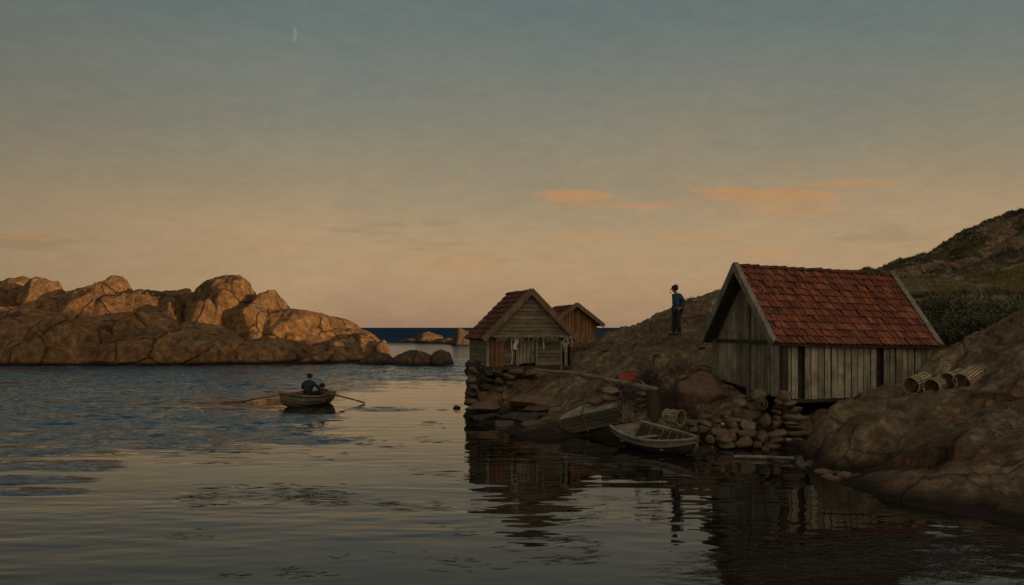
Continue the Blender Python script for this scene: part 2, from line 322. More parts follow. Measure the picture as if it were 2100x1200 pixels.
# hollow behind it, heath slope, hill
for a in ((1930, 742, 29.5), (2000, 715, 29.5), (2080, 685, 29), (1900, 700, 31.5), (1960, 690, 31.5), (1930, 640, 34), (2000, 640, 33.5), (2080, 640, 32.5), (1900, 600, 38), (1980, 605, 37), (2060, 600, 36), (1890, 578, 41), (2000, 575, 41), (2100, 560, 40),
          (1850, 568, 43), (1780, 563, 45), (1700, 566, 45), (1600, 580, 44), (1870, 550, 44.5), (1950, 546, 45), (1960, 535, 47), (2100, 540, 45), (1823, 556, 48.5), (1880, 532, 49), (1920, 520, 49.5), (1958, 490, 50), (1980, 478, 50), (2020, 463, 50.5), (2035, 462, 51), (2060, 447, 51), (2100, 441, 51.5), (2200, 420, 52), (2040, 500, 48.5), (2100, 490, 48)): cp(*a)
HB = [(36, 44, 10.5), (40, 38, 11.5), (50, 36, 13.5), (62, 30, 14.2), (78, 20, 14.5), (95, 8, 14.5), (50, 43, 12.5), (62, 40, 14), (75, 36, 14.5), (92, 28, 14.5), (50, 49, 12.5), (62, 47, 14.5), (76, 44, 15.5), (50, 58, 5), (66, 54, 6), (84, 49, 7), (105, 42, 8), (30, 62, 2), (45, 66, 1.5), (60, 64, 2), (80, 58, 2), (115, 48, 3), (20, 66, 1), (13, 60, 1.2), (8, 52, 1.3), (16, 50, 3.5), (22, 57, 3),
      (40, 25, 9), (30, 25, 6), (30, 14, 6), (24, 14, 3.2), (45, 12, 11), (60, 10, 13.5), (35, 0, 9), (50, -8, 12), (20, 4, 2), (26, -4, 4), (12, 0, -.8), (80, 0, 14), (70, -20, 12), (40, -20, 8), (25, -18, 2), (100, -15, 12), (8, -10, -1.5), (-5, 0, -1.6), (-8, 30, -1.6)]
CP += HB
C = np.array(CP); 
def solve_rbf(C, c=.5, lam=.02):
    d = np.hypot(C[:, None, 0]-C[None, :, 0], C[:, None, 1]-C[None, :, 1]); K = -np.sqrt(d*d+c*c)
    n = len(C); A = np.zeros((n+3, n+3)); A[:n, :n] = K+np.eye(n)*lam; A[:n, n] = 1; A[:n, n+1:] = C[:, :2]; A[n, :n] = 1; A[n+1:, :n] = C[:, :2].T
    return np.linalg.solve(A, np.concatenate([C[:, 2], np.zeros(3)]))
RW = solve_rbf(C)
def terr0(X, Y, c=.5):
    out = np.empty(len(X)); n = len(C)
    for i in range(0, len(X), 20000):
        x = X[i:i+20000]; y = Y[i:i+20000]
        d2 = (x[:, None]-C[None, :, 0])**2+(y[:, None]-C[None, :, 1])**2
        out[i:i+20000] = -np.sqrt(d2+c*c) @ RW[:n]+RW[n]+RW[n+1]*x+RW[n+2]*y
    return out
def terr(X, Y):
    X = np.atleast_1d(np.asarray(X, float)); Y = np.atleast_1d(np.asarray(Y, float))
    z = terr0(X, Y); p = np.stack([X, Y, np.zeros_like(X)], 1)
    amp = sstep(-.3, .6, z)
    wx = fbm(p*.5, 3, 40)*.9; q = np.stack([X+wx, Y*1.0-wx*.6], 1)
    # large slabs: cells with their own tilt, split by creases
    c, s = math.cos(.5), math.sin(.5); qr = np.stack([(q[:, 0]*c+q[:, 1]*s)/2.6, (-q[:, 0]*s+q[:, 1]*c)/1.7], 1)
    f1, f2, cid = worley(qr, 3); e = f2-f1
    z = z+amp*(.20*np.sqrt(np.clip(e, 0, 1))-.10+.32*(cid-.5))
    f1, f2, cid = worley(qr*2.7+5, 8); z = z+amp*(.05*np.sqrt(np.clip(f2-f1, 0, 1))+.09*(cid-.5))
    z = z+amp*(.10*fbm(p*.9, 4, 3)+.05*fbm(p*3.1, 3, 9)*1.0)+.02*fbm(p*8, 2, 5)
    rg = fbm(np.stack([X*.8+Y*.5, Y*1.9-X*.9, z*0], 1), 4, 21, True); z = z+amp*.11*rg*(1+sstep(36, 46, Y)*.9)
    st = .17+.05*vnoise(p*.3, 77); zt = np.floor(z/st)*st+st*sstep(.45, 1, z/st-np.floor(z/st)); k = amp*sstep(-.15, .35, fbm(p*.45, 3, 91))*.75; z = z*(1-k)+zt*k
    z = z+amp*.022*fbm(p*5.5, 3, 15, True)
    return np.maximum(z, -1.8)
def axis(segs):
    a = []
    for s, e, st in segs: a += list(np.arange(s, e, st))
    return np.array(a+[segs[-1][1]])
gx = axis([(-6, -2, .4), (-2, 15, .085), (15, 30, .16), (30, 50, .6), (50, 130, 2)]); gy = axis([(-40, 8, 2), (8, 14, .2), (14, 31, .085), (31, 53, .14), (53, 96, .5)])
XX, YY = np.meshgrid(gx, gy, indexing='ij'); zf = terr(XX.ravel(), YY.ravel())
nx, ny = len(gx), len(gy); idx = np.arange(nx*ny).reshape(nx, ny)
Q = np.stack([idx[:-1, :-1], idx[1:, :-1], idx[1:, 1:], idx[:-1, 1:]], -1).reshape(-1, 4)
zq = zf[Q].max(1); Q = Q[zq > -1.75]
used = np.unique(Q); remap = -np.ones(nx*ny, int); remap[used] = np.arange(len(used))
V = np.stack([XX.ravel(), YY.ravel(), zf], 1)[used]
o = npmesh('rocky_shore', V, remap[Q], M['rock_shore']); tag(o, kind='structure')
def ground(x, y): return float(terr([x], [y])[0])

# ------------------------------------------------------------------ water
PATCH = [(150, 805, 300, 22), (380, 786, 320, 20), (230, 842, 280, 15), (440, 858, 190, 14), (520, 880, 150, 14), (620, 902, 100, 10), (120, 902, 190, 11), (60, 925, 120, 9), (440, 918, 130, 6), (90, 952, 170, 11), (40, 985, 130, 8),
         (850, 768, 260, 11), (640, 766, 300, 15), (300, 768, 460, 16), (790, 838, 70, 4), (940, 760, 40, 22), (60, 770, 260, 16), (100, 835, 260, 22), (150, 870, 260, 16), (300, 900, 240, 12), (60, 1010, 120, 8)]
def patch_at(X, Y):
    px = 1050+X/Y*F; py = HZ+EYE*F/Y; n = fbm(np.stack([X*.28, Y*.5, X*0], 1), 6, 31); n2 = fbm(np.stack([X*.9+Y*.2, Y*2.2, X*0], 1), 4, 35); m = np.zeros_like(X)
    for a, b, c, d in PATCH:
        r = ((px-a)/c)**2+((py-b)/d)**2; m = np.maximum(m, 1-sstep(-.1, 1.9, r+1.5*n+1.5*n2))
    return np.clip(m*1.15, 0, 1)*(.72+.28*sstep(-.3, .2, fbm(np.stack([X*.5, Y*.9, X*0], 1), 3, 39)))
def water():
    m, nt, b = mat('water', .03); b.inputs['IOR'].default_value = 1.33
    g = nt.nodes.new('ShaderNodeNewGeometry'); sx = nt.nodes.new('ShaderNodeSeparateXYZ'); nt.links.new(g.outputs['Position'], sx.inputs[0]); X, Y = sx.outputs['X'], sx.outputs['Y']
    far = mrange(nt, Y, 150, 210); at = N(nt, 'ShaderNodeAttribute', attribute_name='patch'); patch = at.outputs['Fac']; mid = mth(nt, 'SUBTRACT', mrange(nt, Y, 70, 95), 0)
    r1 = noise(nt, coords(nt, (1, 1.6, 1)), 2.4, 4, .7); r3 = noise(nt, coords(nt, (.5, 1.2, 1)), .45, 5, .6)
    h = mth(nt, 'ADD', mth(nt, 'MULTIPLY', mth(nt, 'MULTIPLY', r1, .09), mth(nt, 'MAXIMUM', mid, patch)), mth(nt, 'MULTIPLY', mth(nt, 'MULTIPLY', r3, .6), far))
    bump(nt, b, h, 1.0, 1.0)
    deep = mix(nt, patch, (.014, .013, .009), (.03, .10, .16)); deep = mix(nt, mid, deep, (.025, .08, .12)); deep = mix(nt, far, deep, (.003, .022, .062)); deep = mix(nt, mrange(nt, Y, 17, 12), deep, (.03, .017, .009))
    nt.links.new(deep, b.inputs['Base Color'])
    nt.links.new(mth(nt, 'ADD', .02, mth(nt, 'ADD', mth(nt, 'MULTIPLY', patch, .06), mth(nt, 'ADD', mth(nt, 'MULTIPLY', mid, .08), mth(nt, 'MULTIPLY', far, .3)))), b.inputs['Roughness'])
    nt.links.new(mrange(nt, far, 0, 1, .5, .02), b.inputs['Specular IOR Level'])
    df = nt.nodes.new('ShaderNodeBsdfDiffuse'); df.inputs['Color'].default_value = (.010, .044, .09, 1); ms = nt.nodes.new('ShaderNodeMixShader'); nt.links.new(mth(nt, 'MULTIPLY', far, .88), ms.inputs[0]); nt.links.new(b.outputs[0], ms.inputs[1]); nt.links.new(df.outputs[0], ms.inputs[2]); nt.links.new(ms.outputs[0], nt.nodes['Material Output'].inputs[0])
    X0, X1, Y0, Y1 = -60., 26., 8.6, 96.
    gx = axis([(X0, -32, .3), (-32, 15, .1), (15, X1, .3)]); ys = [Y0]
    while ys[-1] < Y1: ys.append(ys[-1]+max(.05, .0028*ys[-1]))
    gy = np.array(ys); Y1 = gy[-1]
    XX, YY = np.meshgrid(gx, gy, indexing='ij'); x = XX.ravel(); y = YY.ravel(); z0 = np.zeros_like(x); pt = patch_at(x, y)
    def w(sx_, sy_, o, sd, rot=0.): return fbm(np.stack([(x*math.cos(rot)+y*math.sin(rot))*sx_, (-x*math.sin(rot)+y*math.cos(rot))*sy_, z0+sd], 1), o, sd)
    rough = .075*w(.8, 1.3, 3, 50, .2)+.045*w(2.3, 3.2, 2, 54, -.2)
    calm = .0085*w(.22, .85, 3, 60, .1)+.006*w(.8, 2.2, 3, 64, -.1)+.0022*w(3., 5.5, 2, 66, .1)
    band = sstep(-.25, .3, fbm(np.stack([x*.12, y*.55, z0], 1), 4, 70)); calm = calm*(.45+.9*band)
    fade = sstep(Y1, Y1-8, y)*sstep(X0, X0+6, x); rmp = np.clip(26/y, .45, 1.0)
    z = (calm+rough*pt*np.clip(.6+y/60, 0, 1.5)*.8)*(1-sstep(Y1-8, Y1, y))*sstep(X0, X0+6, x)
    nx, ny = len(gx), len(gy); idx = np.arange(nx*ny).reshape(nx, ny); Q = np.stack([idx[:-1, :-1], idx[1:, :-1], idx[1:, 1:], idx[:-1, 1:]], -1).reshape(-1, 4)
    V = np.stack([x, y, z], 1); n0 = len(V); ex = [-9000, X0, X1, 9000]; ey = [-60, Y0, Y1, 40000]; eV = np.array([(a, c, 0) for a in ex for c in ey]); eQ = []
    for i in range(3):
        for j in range(3):
            if not (i == 1 and j == 1): eQ.append((n0+i*4+j, n0+(i+1)*4+j, n0+(i+1)*4+j+1, n0+i*4+j+1))
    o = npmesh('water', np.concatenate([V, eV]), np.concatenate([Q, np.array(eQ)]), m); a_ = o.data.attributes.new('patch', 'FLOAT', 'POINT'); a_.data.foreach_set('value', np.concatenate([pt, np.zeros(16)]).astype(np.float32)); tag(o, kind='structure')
water()
sb = MB(); sb.add([(-400, -80, -2.5), (400, -80, -2.5), (400, 500, -2.5), (-400, 500, -2.5)], [(0, 1, 2, 3)]); tag(sb.build('seabed', M['rock_dark'], base=False), kind='structure')

# ------------------------------------------------------------------ rounded rock masses
def lump(c, a, seed, nu=110, nv=64, rot=0, pw=2.4, planes=9, amp=.10, up=None, q=2.2, hard=14.0, cut=(.74, .95)):
    """a rounded, plane-cut boulder: centre, half sizes; returns verts, quads"""
    rs = np.random.RandomState(seed); th = np.linspace(0, 2*np.pi, nu, endpoint=False); ph = np.linspace(-.5, np.pi/2, nv) if up is None else np.linspace(-np.pi/2, np.pi/2, nv)
    T, H = np.meshgrid(th, ph, indexing='ij'); D = np.stack([np.cos(T)*np.cos(H), np.sin(T)*np.cos(H), np.sin(H)], -1).reshape(-1, 3)
    r = (np.abs(D[:, 0])**pw+np.abs(D[:, 1])**pw+np.abs(D[:, 2])**q)**(-1/((pw+q)/2)); k = hard; acc = r**-k
    for i in range(planes):
        n = rs.normal(size=3); n[2] = abs(n[2])*.7 if up is None else n[2]; n /= np.linalg.norm(n); dd = D @ n; hgt = rs.uniform(*cut)
        acc = acc+(np.clip(dd, 1e-3, None)/hgt)**k
    r = acc**(-1/k)
    p = D*r[:, None]; A = np.array(a, float); s = A.max(); pn = p*A/s
    r2 = 1+amp*(1.3*fbm(pn*1.7+seed*3.1, 3, seed)+.34*fbm(pn*5+seed, 5, seed+4, True))
    grooves = fbm(np.stack([pn[:, 0]*9+pn[:, 2]*1.5, pn[:, 1]*9, pn[:, 2]*1.6], 1)+seed, 3, seed+8, True)
    r2 = r2+amp*.22*grooves
    p = p*r2[:, None]*A; cs, sn = math.cos(rot), math.sin(rot)
    p = np.stack([p[:, 0]*cs-p[:, 1]*sn, p[:, 0]*sn+p[:, 1]*cs, p[:, 2]], 1)+np.array(c)
    i = np.arange(nu)[:, None]; j = np.arange(nv-1)[None, :]; i2 = (i+1) % nu
    Q = np.stack([i*nv+j, i2*nv+j, i2*nv+j+1, i*nv+j+1], -1).reshape(-1, 4)
    return p, Q
def lumps(name, specs, m, **kw):
    Vs = []; Qs = []; n = 0
    for sp in specs:
        px, hw, top, d, dep, seed = sp[:6]; rot = sp[6] if len(sp) > 6 else 0; pw = sp[7] if len(sp) > 7 else 2.4
        c = P(px, HZ, d); z = EYE+(HZ-top)/F*d; V, Q = lump((c.x, d, -.3), (hw/F*d, dep, z+.3), seed, rot=rot, pw=pw, **kw); Vs.append(V); Qs.append(Q+n); n += len(V)
    return npmesh(name, np.concatenate(Vs), np.concatenate(Qs), m)
o = lumps('headland', [
    (20, 130, 577, 101, 9, 3, 0, 3), (100, 80, 570, 98, 8, 4), (-70, 120, 580, 100, 9, 5), (222, 56, 567, 100, 7, 6), (165, 90, 588, 95, 7, 7, 0, 2.8), (345, 80, 577, 100, 8, 9), (300, 90, 596, 97, 6, 8, 0, 2.8), (350, 46, 614, 92, 4, 10),
    (474, 112, 560, 99, 10, 12, .15, 2.1), (435, 60, 577, 101, 8, 11), (545, 104, 588, 97, 9, 13, 0, 2.0), (600, 108, 618, 95.5, 8, 14, -.2, 2.1), (425, 55, 622, 92, 4, 15),
    (120, 220, 592, 104, 7, 71, 0, 3), (330, 180, 590, 104, 7, 72, 0, 3), (250, 150, 602, 96, 6, 73, 0, 2.6), (520, 150, 600, 103, 8, 74, 0, 2.4), (640, 130, 652, 101, 7, 75, 0, 2.4),
    (690, 74, 646, 108, 9, 17, 0, 2.2), (742, 50, 668, 100, 8, 18), (655, 90, 660, 94, 7, 19, 0, 2.1), (760, 46, 680, 92, 5, 20), (700, 50, 688, 89, 4, 21), (742, 42, 690, 88, 3.5, 22), (784, 20, 700, 88, 3, 23), (640, 80, 690, 90, 5, 51),
    (40, 190, 624, 85, 8, 24, 0, 3.2), (190, 150, 632, 84, 7.5, 26, 0, 3), (310, 140, 641, 84, 7, 27, 0, 3), (410, 96, 650, 83, 6, 29, .2, 2.2), (120, 150, 650, 80.5, 4.5, 30, 0, 3), (290, 120, 662, 80, 4, 31, 0, 2.8), (-120, 160, 628, 85, 8, 33, 0, 3),
    (560, 90, 686, 85, 5, 34, 0, 2.6), (500, 60, 705, 82, 3, 52), (650, 80, 720, 84, 3, 36, 0, 3), (-220, 150, 640, 88, 10, 53),
], M['rock_far'], amp=.11, planes=22, hard=32.0, cut=(.74, .96)); tag(o, kind='structure')
def boulder_px(px, hw, top, d, dep, seed, label, mt='rock_dark', group=None, rot=0, cat='rock', name='boulder', amp=.14, **kw):
    c = P(px, HZ, d); z = EYE+(HZ-top)/F*d; V, Q = lump((0, 0, 0), (hw/F*d, dep, z+.25), seed, rot=rot, amp=amp*.7, nu=90, nv=50, planes=18, hard=40, cut=(.66, .92), **kw)
    o = npmesh(name, V, Q, M[mt]); o.location = (c.x, d, -.25); return tag(o, label, cat, group)
boulder_px(775, 62, 722, 80.5, 2.4, 61, 'low dark reddish skerry at the foot of the sunlit rocks')
boulder_px(850, 68, 711, 79.5, 2.6, 62, 'long rounded dark skerry in the water beyond the rowing boat', pw=2.8)
boulder_px(903, 30, 713, 79, 2.2, 63, 'dark domed rock at the seaward end of the long skerry', pw=2.6)
boulder_px(628, 48, 735, 86, 1.5, 64, 'flat dark ledge awash in front of the headland')
boulder_px(880, 36, 674, 192, 6, 65, 'small orange sunlit islet out at sea', 'rock_far', amp=.2, name='islet', cat='islet')
boulder_px(838, 34, 692, 200, 5, 66, 'low dark reef left of the sunlit islet', amp=.2, name='reef')
boulder_px(915, 50, 694, 185, 4, 67, 'low dark reef in front of the sunlit islet', amp=.2, name='reef')
boulder_px(950, 26, 661, 165, 6, 68, 'dark rounded rock half hidden by the middle hut roof', amp=.12)
boulder_px(945, 50, 696, 175, 4, 69, 'low reef under the dark rock left of the middle hut', amp=.2, name='reef')
boulder_px(1256, 42, 666, 60, 3.5, 70, 'pale rounded rock right of the smallest hut', 'rock_far', amp=.1)

# ------------------------------------------------------------------ huts
def wall_planks(mb, a, b, zb, zt, w=.2, th=.03, out=None, skip=(), tone=(.3, .8), jit=.012, inner=True, uneven=.03):
    """vertical boards from a to b (Vectors, xy); zb, zt functions of t in 0..1"""
    a = Vector(a[:2]).to_3d(); b = Vector(b[:2]).to_3d(); L = (b-a).length; d = (b-a)/L; o = out.normalized(); n = max(1, int(round(L/w))); w = L/n; t = 0
    for i in range(n):
        x0 = i*w+.004+random.random()*jit; x1 = (i+1)*w-.004-random.random()*jit
        if any(s0 <= (i+.5)/n <= s1 for s0, s1 in skip): continue
        of = o*(random.random()*.014); t0 = x0/L; t1 = x1/L; B = zb((t0+t1)/2)-random.random()*uneven; ln = random.uniform(-.006, .006)
        pts = []
        for z0, z1 in ((B, B), (zt(t0), zt(t1))):
            lean = d*(ln if z0 == B else 0)
            pts += [a+d*x0+of+Vector((0, 0, z0))+lean, a+d*x1+of+Vector((0, 0, z1))+lean, a+d*x1+of-o*th+Vector((0, 0, z1))+lean, a+d*x0+of-o*th+Vector((0, 0, z0))+lean]
        mb.hexa(pts, random.uniform(*tone))
def tile_roof(mb, E0, E1, R0, R1, nc, nr, amp=.035, up=None, tone=(.2, 1), jit=.012):
    E0, E1, R0, R1 = map(Vector, (E0, E1, R0, R1)); n = (E1-E0).cross(R0-E0).normalized()
    if n.z < 0: n = -n
    prof = [(0, .35), (.15, .9), (.32, 1), (.5, .55), (.72, 0), (.88, .05), (1.03, .38)]
    def pt(u, v): return (E0*(1-u)+E1*u)*(1-v)+(R0*(1-u)+R1*u)*v
    for j in range(nr):
        for i in range(nc):
            t = random.uniform(*tone); js = random.uniform(-jit, jit); jz = random.uniform(0, jit*.8); V = []
            for (v, lift) in ((j/nr-.012, .045), ((j+1.12)/nr, .0)):
                v = min(v, 1.0)
                for k, (u, h) in enumerate(prof):
                    q = pt(min(max((i+u)/nc, 0), 1), v)+n*(amp*h+lift+jz)+(E1-E0).normalized()*js*(.5 if lift else 1); V.append(q)
            m = len(prof); low = [V[k]-n*.022 for k in range(m)]; Fc = [(k, k+1, m+k+1, m+k) for k in range(m-1)]+[(2*m+k, 2*m+k+1, k+1, k) for k in range(m-1)]
            mb.add(V+low, Fc, t)
def ridge_tiles(mb, R0, R1, n, r=.09, tone=(.1, .7), missing=()):
    R0 = Vector(R0); R1 = Vector(R1); d = (R1-R0)/n; dn = d.normalized(); s = dn.cross(Vector((0, 0, 1))).normalized()
    for i in range(n):
        if i in missing: continue
        V = []; jz = random.uniform(-.01, .02)
        for e, rr in ((0, r*.9), (1.12, r*1.12)):
            c = R0+d*(i+e)+Vector((0, 0, jz+(e > 0)*.012))
            for k in range(7):
                a = math.pi*k/6; V.append(c+s*math.cos(a)*rr*1.15+Vector((0, 0, math.sin(a)*rr-.05)))
        mb.add(V, [(k, k+1, 8+k, 7+k) for k in range(6)]+[tuple(range(7))], random.uniform(*tone))

# --- large boathouse with red tiles
th = R(15); vL = Vector((math.cos(th), math.sin(th), 0)); uL = Vector((-math.sin(th), math.cos(th), 0))
Fr = P(1585, 704, 25.0); Wd = 4.08; Ln = 5.05
zE0, zE1 = Fr.z, 2.50; zR0, zR1 = 4.68, 4.50
def at1(v, u, z): q = Fr+vL*v+uL*u; return Vector((q.x, q.y, z))
H1 = empty('boathouse', at1(Ln/2, Wd/2, 1.0), 'large weathered plank boathouse with red clay tile roof on the right shore', 'boathouse')
E0, E1 = at1(0, 0, zE0), at1(Ln, 0, zE1); G0, G1 = at1(0, Wd, zE0), at1(Ln, Wd, zE1); A0, A1 = at1(0, Wd/2, zR0), at1(Ln, Wd/2, zR1)
def slab(mb, E0, E1, R0, R1, th=.05, tone=.3):
    n = (E1-E0).cross(R0-E0).normalized(); n = n if n.z > 0 else -n
    mb.hexa([E0-n*th, E1-n*th, R1-n*th, R0-n*th, E0, E1, R1, R0], tone)
mb = MB(); slab(mb, E0, E1, A0-Vector((0, 0, .004)), A1-Vector((0, 0, .004))); slab(mb, G0, G1, A0+Vector((0, 0, .004)), A1+Vector((0, 0, .004)))
roof = mb.build('roof', M['darkwood'], H1)
mb = MB(); a = .12/Ln
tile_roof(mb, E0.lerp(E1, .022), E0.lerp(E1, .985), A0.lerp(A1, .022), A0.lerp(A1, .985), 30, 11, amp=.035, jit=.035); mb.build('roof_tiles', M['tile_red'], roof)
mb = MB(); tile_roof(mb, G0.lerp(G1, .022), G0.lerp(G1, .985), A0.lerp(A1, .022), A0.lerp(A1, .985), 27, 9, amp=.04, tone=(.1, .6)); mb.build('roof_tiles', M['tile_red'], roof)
mb = MB(); ridge_tiles(mb, A0.lerp(A1, .025)+Vector((0, 0, .05)), A0.lerp(A1, .98)+Vector((0, 0, .05)), 17, .085); mb.build('ridge_tiles', M['tile_dark'], roof)
def barge(E, A, w, th, out, tone=.5, name='bargeboard', mt='trim', par=None, ext=.06):
    d = (A-E).normalized(); up = out.cross(d).normalized(); up = up if up.z > 0 else -up
    m2 = MB(); E = E-d*ext; A2 = A
    pts = [E-up*w*.65, E-up*w*.65+out*th, E+up*w*.35+out*th, E+up*w*.35]; q = [p+(A2-E) for p in pts]
    m2.hexa([pts[0], pts[1], pts[2], pts[3], q[0], q[1], q[2], q[3]], tone); return m2.build(name, M[mt], par)
up3 = Vector((0, 0, 1))
barge(E0+up3*.04, A0+up3*.06, .19, .05, -vL, .75, par=H1); barge(G0+up3*.04, A0+up3*.06, .19, .046, -vL, .6, par=H1)
barge(E1+up3*.04, A1+up3*.06, .17, .05, vL, .9, par=H1); barge(G1+up3*.04, A1+up3*.06, .17, .046, vL, .7, par=H1)
# capping boards seen on top of the verge
for (e, a_, o_) in ((E0, A0, .06), (E1, A1, -.06)):
    m2 = MB(); m2.beam(e+vL*o_*.4+up3*.10-(a_-e).normalized()*.05, a_+vL*o_*.4+up3*.12, .15, .03, .8, up=(a_-e).cross(vL)); m2.build('verge_board', M['trim'], H1)
ov = .42; si = .16
w00, w01, w10, w11 = at1(ov, si, 0), at1(ov, Wd-si, 0), at1(Ln-.3, si, 0), at1(Ln-.3, Wd-si, 0)
def eav(t): return zE0+.10+(zE1-zE0)*t
zb1 = lambda t: 1.16+.02*math.sin(t*9)
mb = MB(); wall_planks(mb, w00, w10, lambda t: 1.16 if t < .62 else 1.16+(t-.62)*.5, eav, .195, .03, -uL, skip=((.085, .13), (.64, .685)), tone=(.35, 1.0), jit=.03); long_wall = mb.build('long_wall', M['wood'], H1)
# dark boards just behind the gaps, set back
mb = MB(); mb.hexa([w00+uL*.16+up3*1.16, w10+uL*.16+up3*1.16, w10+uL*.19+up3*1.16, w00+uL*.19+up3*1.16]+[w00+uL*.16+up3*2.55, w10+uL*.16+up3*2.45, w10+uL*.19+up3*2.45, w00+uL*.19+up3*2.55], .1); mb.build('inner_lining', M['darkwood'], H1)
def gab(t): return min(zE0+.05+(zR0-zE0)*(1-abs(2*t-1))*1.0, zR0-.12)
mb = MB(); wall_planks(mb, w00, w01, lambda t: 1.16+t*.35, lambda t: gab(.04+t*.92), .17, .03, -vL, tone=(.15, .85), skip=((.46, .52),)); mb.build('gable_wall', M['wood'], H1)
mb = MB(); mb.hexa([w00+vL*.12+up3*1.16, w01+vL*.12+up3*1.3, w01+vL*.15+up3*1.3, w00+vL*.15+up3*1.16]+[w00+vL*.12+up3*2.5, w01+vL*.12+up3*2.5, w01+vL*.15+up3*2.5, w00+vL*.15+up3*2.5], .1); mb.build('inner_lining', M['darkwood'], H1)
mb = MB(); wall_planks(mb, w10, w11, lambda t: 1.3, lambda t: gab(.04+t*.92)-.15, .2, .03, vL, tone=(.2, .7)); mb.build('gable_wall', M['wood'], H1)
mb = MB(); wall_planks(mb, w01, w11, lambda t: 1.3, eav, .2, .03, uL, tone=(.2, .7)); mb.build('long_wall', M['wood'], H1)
for (v, u, zb_, t_) in ((ov-.02, si-.02, .72, .1), (ov-.03, Wd-si+.02, 1.0, .3), (Ln-.28, si, .95, .5), (ov+.03, Wd*.49, 1.0, .3)):
    mb = MB(); q = at1(v, u, zb_); mb.beam(q, at1(v, u, zE0+.05 if u < 1 or u > 3.5 else 3.9), .17, .16, t_, up=uL); mb.build('corner_post', M['wood'] if t_ > .2 else M['darkwood'], H1)
mb = MB(); mb.beam(at1(.1, .02, zE0-.03), at1(Ln-.05, .02, zE1-.03), .05, .08, .1); mb.build('eave_board', M['darkwood'], H1)
mb = MB(); mb.beam(at1(ov, si+.1, 1.10), at1(Ln-.4, si+.1, 1.12), .16, .12, .2); mb.build('sill_beam', M['darkwood'], H1)
for k in range(5):
    mb = MB(); v = .1+k*(Ln-.2)/4
    mb.beam(at1(v, .1, zE0-.0-(zE0-zE1)*v/Ln), at1(v, Wd/2, zR0-.1-(zR0-zR1)*v/Ln), .07, .08, .2); mb.beam(at1(v, Wd-.1, zE0-(zE0-zE1)*v/Ln), at1(v, Wd/2, zR0-.1-(zR0-zR1)*v/Ln), .07, .08, .2); mb.build('rafter', M['darkwood'], H1)
mb = MB(); mb.beam(at1(ov-.04, si, 2.62), at1(ov-.04, Wd-si, 2.62), .07, .1, .25); mb.build('tie_beam', M['darkwood'], H1)
# floor
mb = MB(); mb.hexa([w00+up3*1.17+uL*.2, w10+up3*1.17+uL*.2, w11+up3*1.17, w01+up3*1.17, w00+up3*1.21+uL*.2, w10+up3*1.21+uL*.2, w11+up3*1.21, w01+up3*1.21], .2); mb.build('floor', M['darkwood'], H1)

# --- middle boathouse on the pier
ph = R(12); u2 = Vector((math.cos(ph), math.sin(ph), 0)); v2 = Vector((-math.sin(ph), math.cos(ph), 0)); A2 = P(1090, 598, 33.5); hw = 1.66; L2 = 4.0; zA = A2.z; zE = 2.60; zB = 1.69
def at2(u, v, z): q = A2+u2*u+v2*v; return Vector((q.x, q.y, z))
H2 = empty('boathouse', at2(0, L2/2, zB), 'middle plank hut with dark tiled roof and drying nets, built on a stone pier', 'boathouse')
AF, AB = at2(0, 0, zA), at2(0, L2, zA+.02); EL0, EL1 = at2(-hw, 0, zE), at2(-hw, L2, zE); ER0, ER1 = at2(hw, 0, zE-.02), at2(hw, L2, zE)
mb = MB(); slab(mb, EL0, EL1, AF, AB); slab(mb, ER0, ER1, AF+up3*.004, AB+up3*.004); rf = mb.build('roof', M['darkwood'], H2)
mb = MB(); tile_roof(mb, EL0.lerp(EL1, .02), EL1, AF.lerp(AB, .02), AB, 18, 9, amp=.035, tone=(.1, 1), jit=.02); mb.build('roof_tiles', M['tile_dark'], rf)
mb = MB(); tile_roof(mb, ER0.lerp(ER1, .02), ER1, AF.lerp(AB, .02), AB, 18, 9, amp=.035, tone=(.1, .9)); mb.build('roof_tiles', M['tile_dark'], rf)
mb = MB(); ridge_tiles(mb, AF.lerp(AB, .03)+up3*.03, AB+up3*.03, 13, .085); mb.build('ridge_tiles', M['tile_dark'], rf)
barge(EL0+up3*.04, AF+up3*.07, .2, .05, -v2, .45, mt='trim_warm', par=H2); barge(ER0+up3*.04, AF+up3*.07, .2, .046, -v2, .4, mt='trim_warm', par=H2)
gi = .30
def clap(mb, u0, u1, z0, z1, v, h=.15, tone=(.3, .9), lim=None):
    n = max(1, int(round((z1-z0)/h))); h = (z1-z0)/n
    for k in range(n):
        a = z0+k*h; b = a+h-.006; ua0, ua1, ub0, ub1 = u0, u1, u0, u1
        if lim: ua0, ua1 = max(u0, -lim(a)), min(u1, lim(a)); ub0, ub1 = max(u0, -lim(b)), min(u1, lim(b))
        if ub1-ub0 < .02: ub0, ub1 = -.01, .01
        t = random.uniform(*tone); j = random.random()*.012
        mb.hexa([at2(ua0, v-.035-j, a), at2(ua1, v-.035-j, a), at2(ua1, v, a), at2(ua0, v, a), at2(ub0, v-.012-j, b), at2(ub1, v-.012-j, b), at2(ub1, v, b), at2(ub0, v, b)], t)
sl2 = (zA-zE)/hw; lim = lambda z: max(.0, (zA-.08-z)/sl2)
mb = MB(); clap(mb, -1.5, 1.5, 2.74, zA-.12, gi-.1, .14, (.3, .95), lim); mb.build('gable_wall', M['wood_h'], H2)
mb = MB(); mb.beam(at2(-1.35, gi-.14, 2.70), at2(1.42, gi-.14, 2.70), .07, .08, .9); mb.build('lintel', M['trim'], H2)
mb = MB(); clap(mb, -1.10, -.5, zB, 2.66, gi+.12, .13, (.2, .7)); mb.build('front_wall', M['wood_h'], H2); mb = MB(); clap(mb, .34, 1.2, zB, 2.66, gi+.12, .13, (.2, .8)); mb.build('front_wall', M['wood_h'], H2)
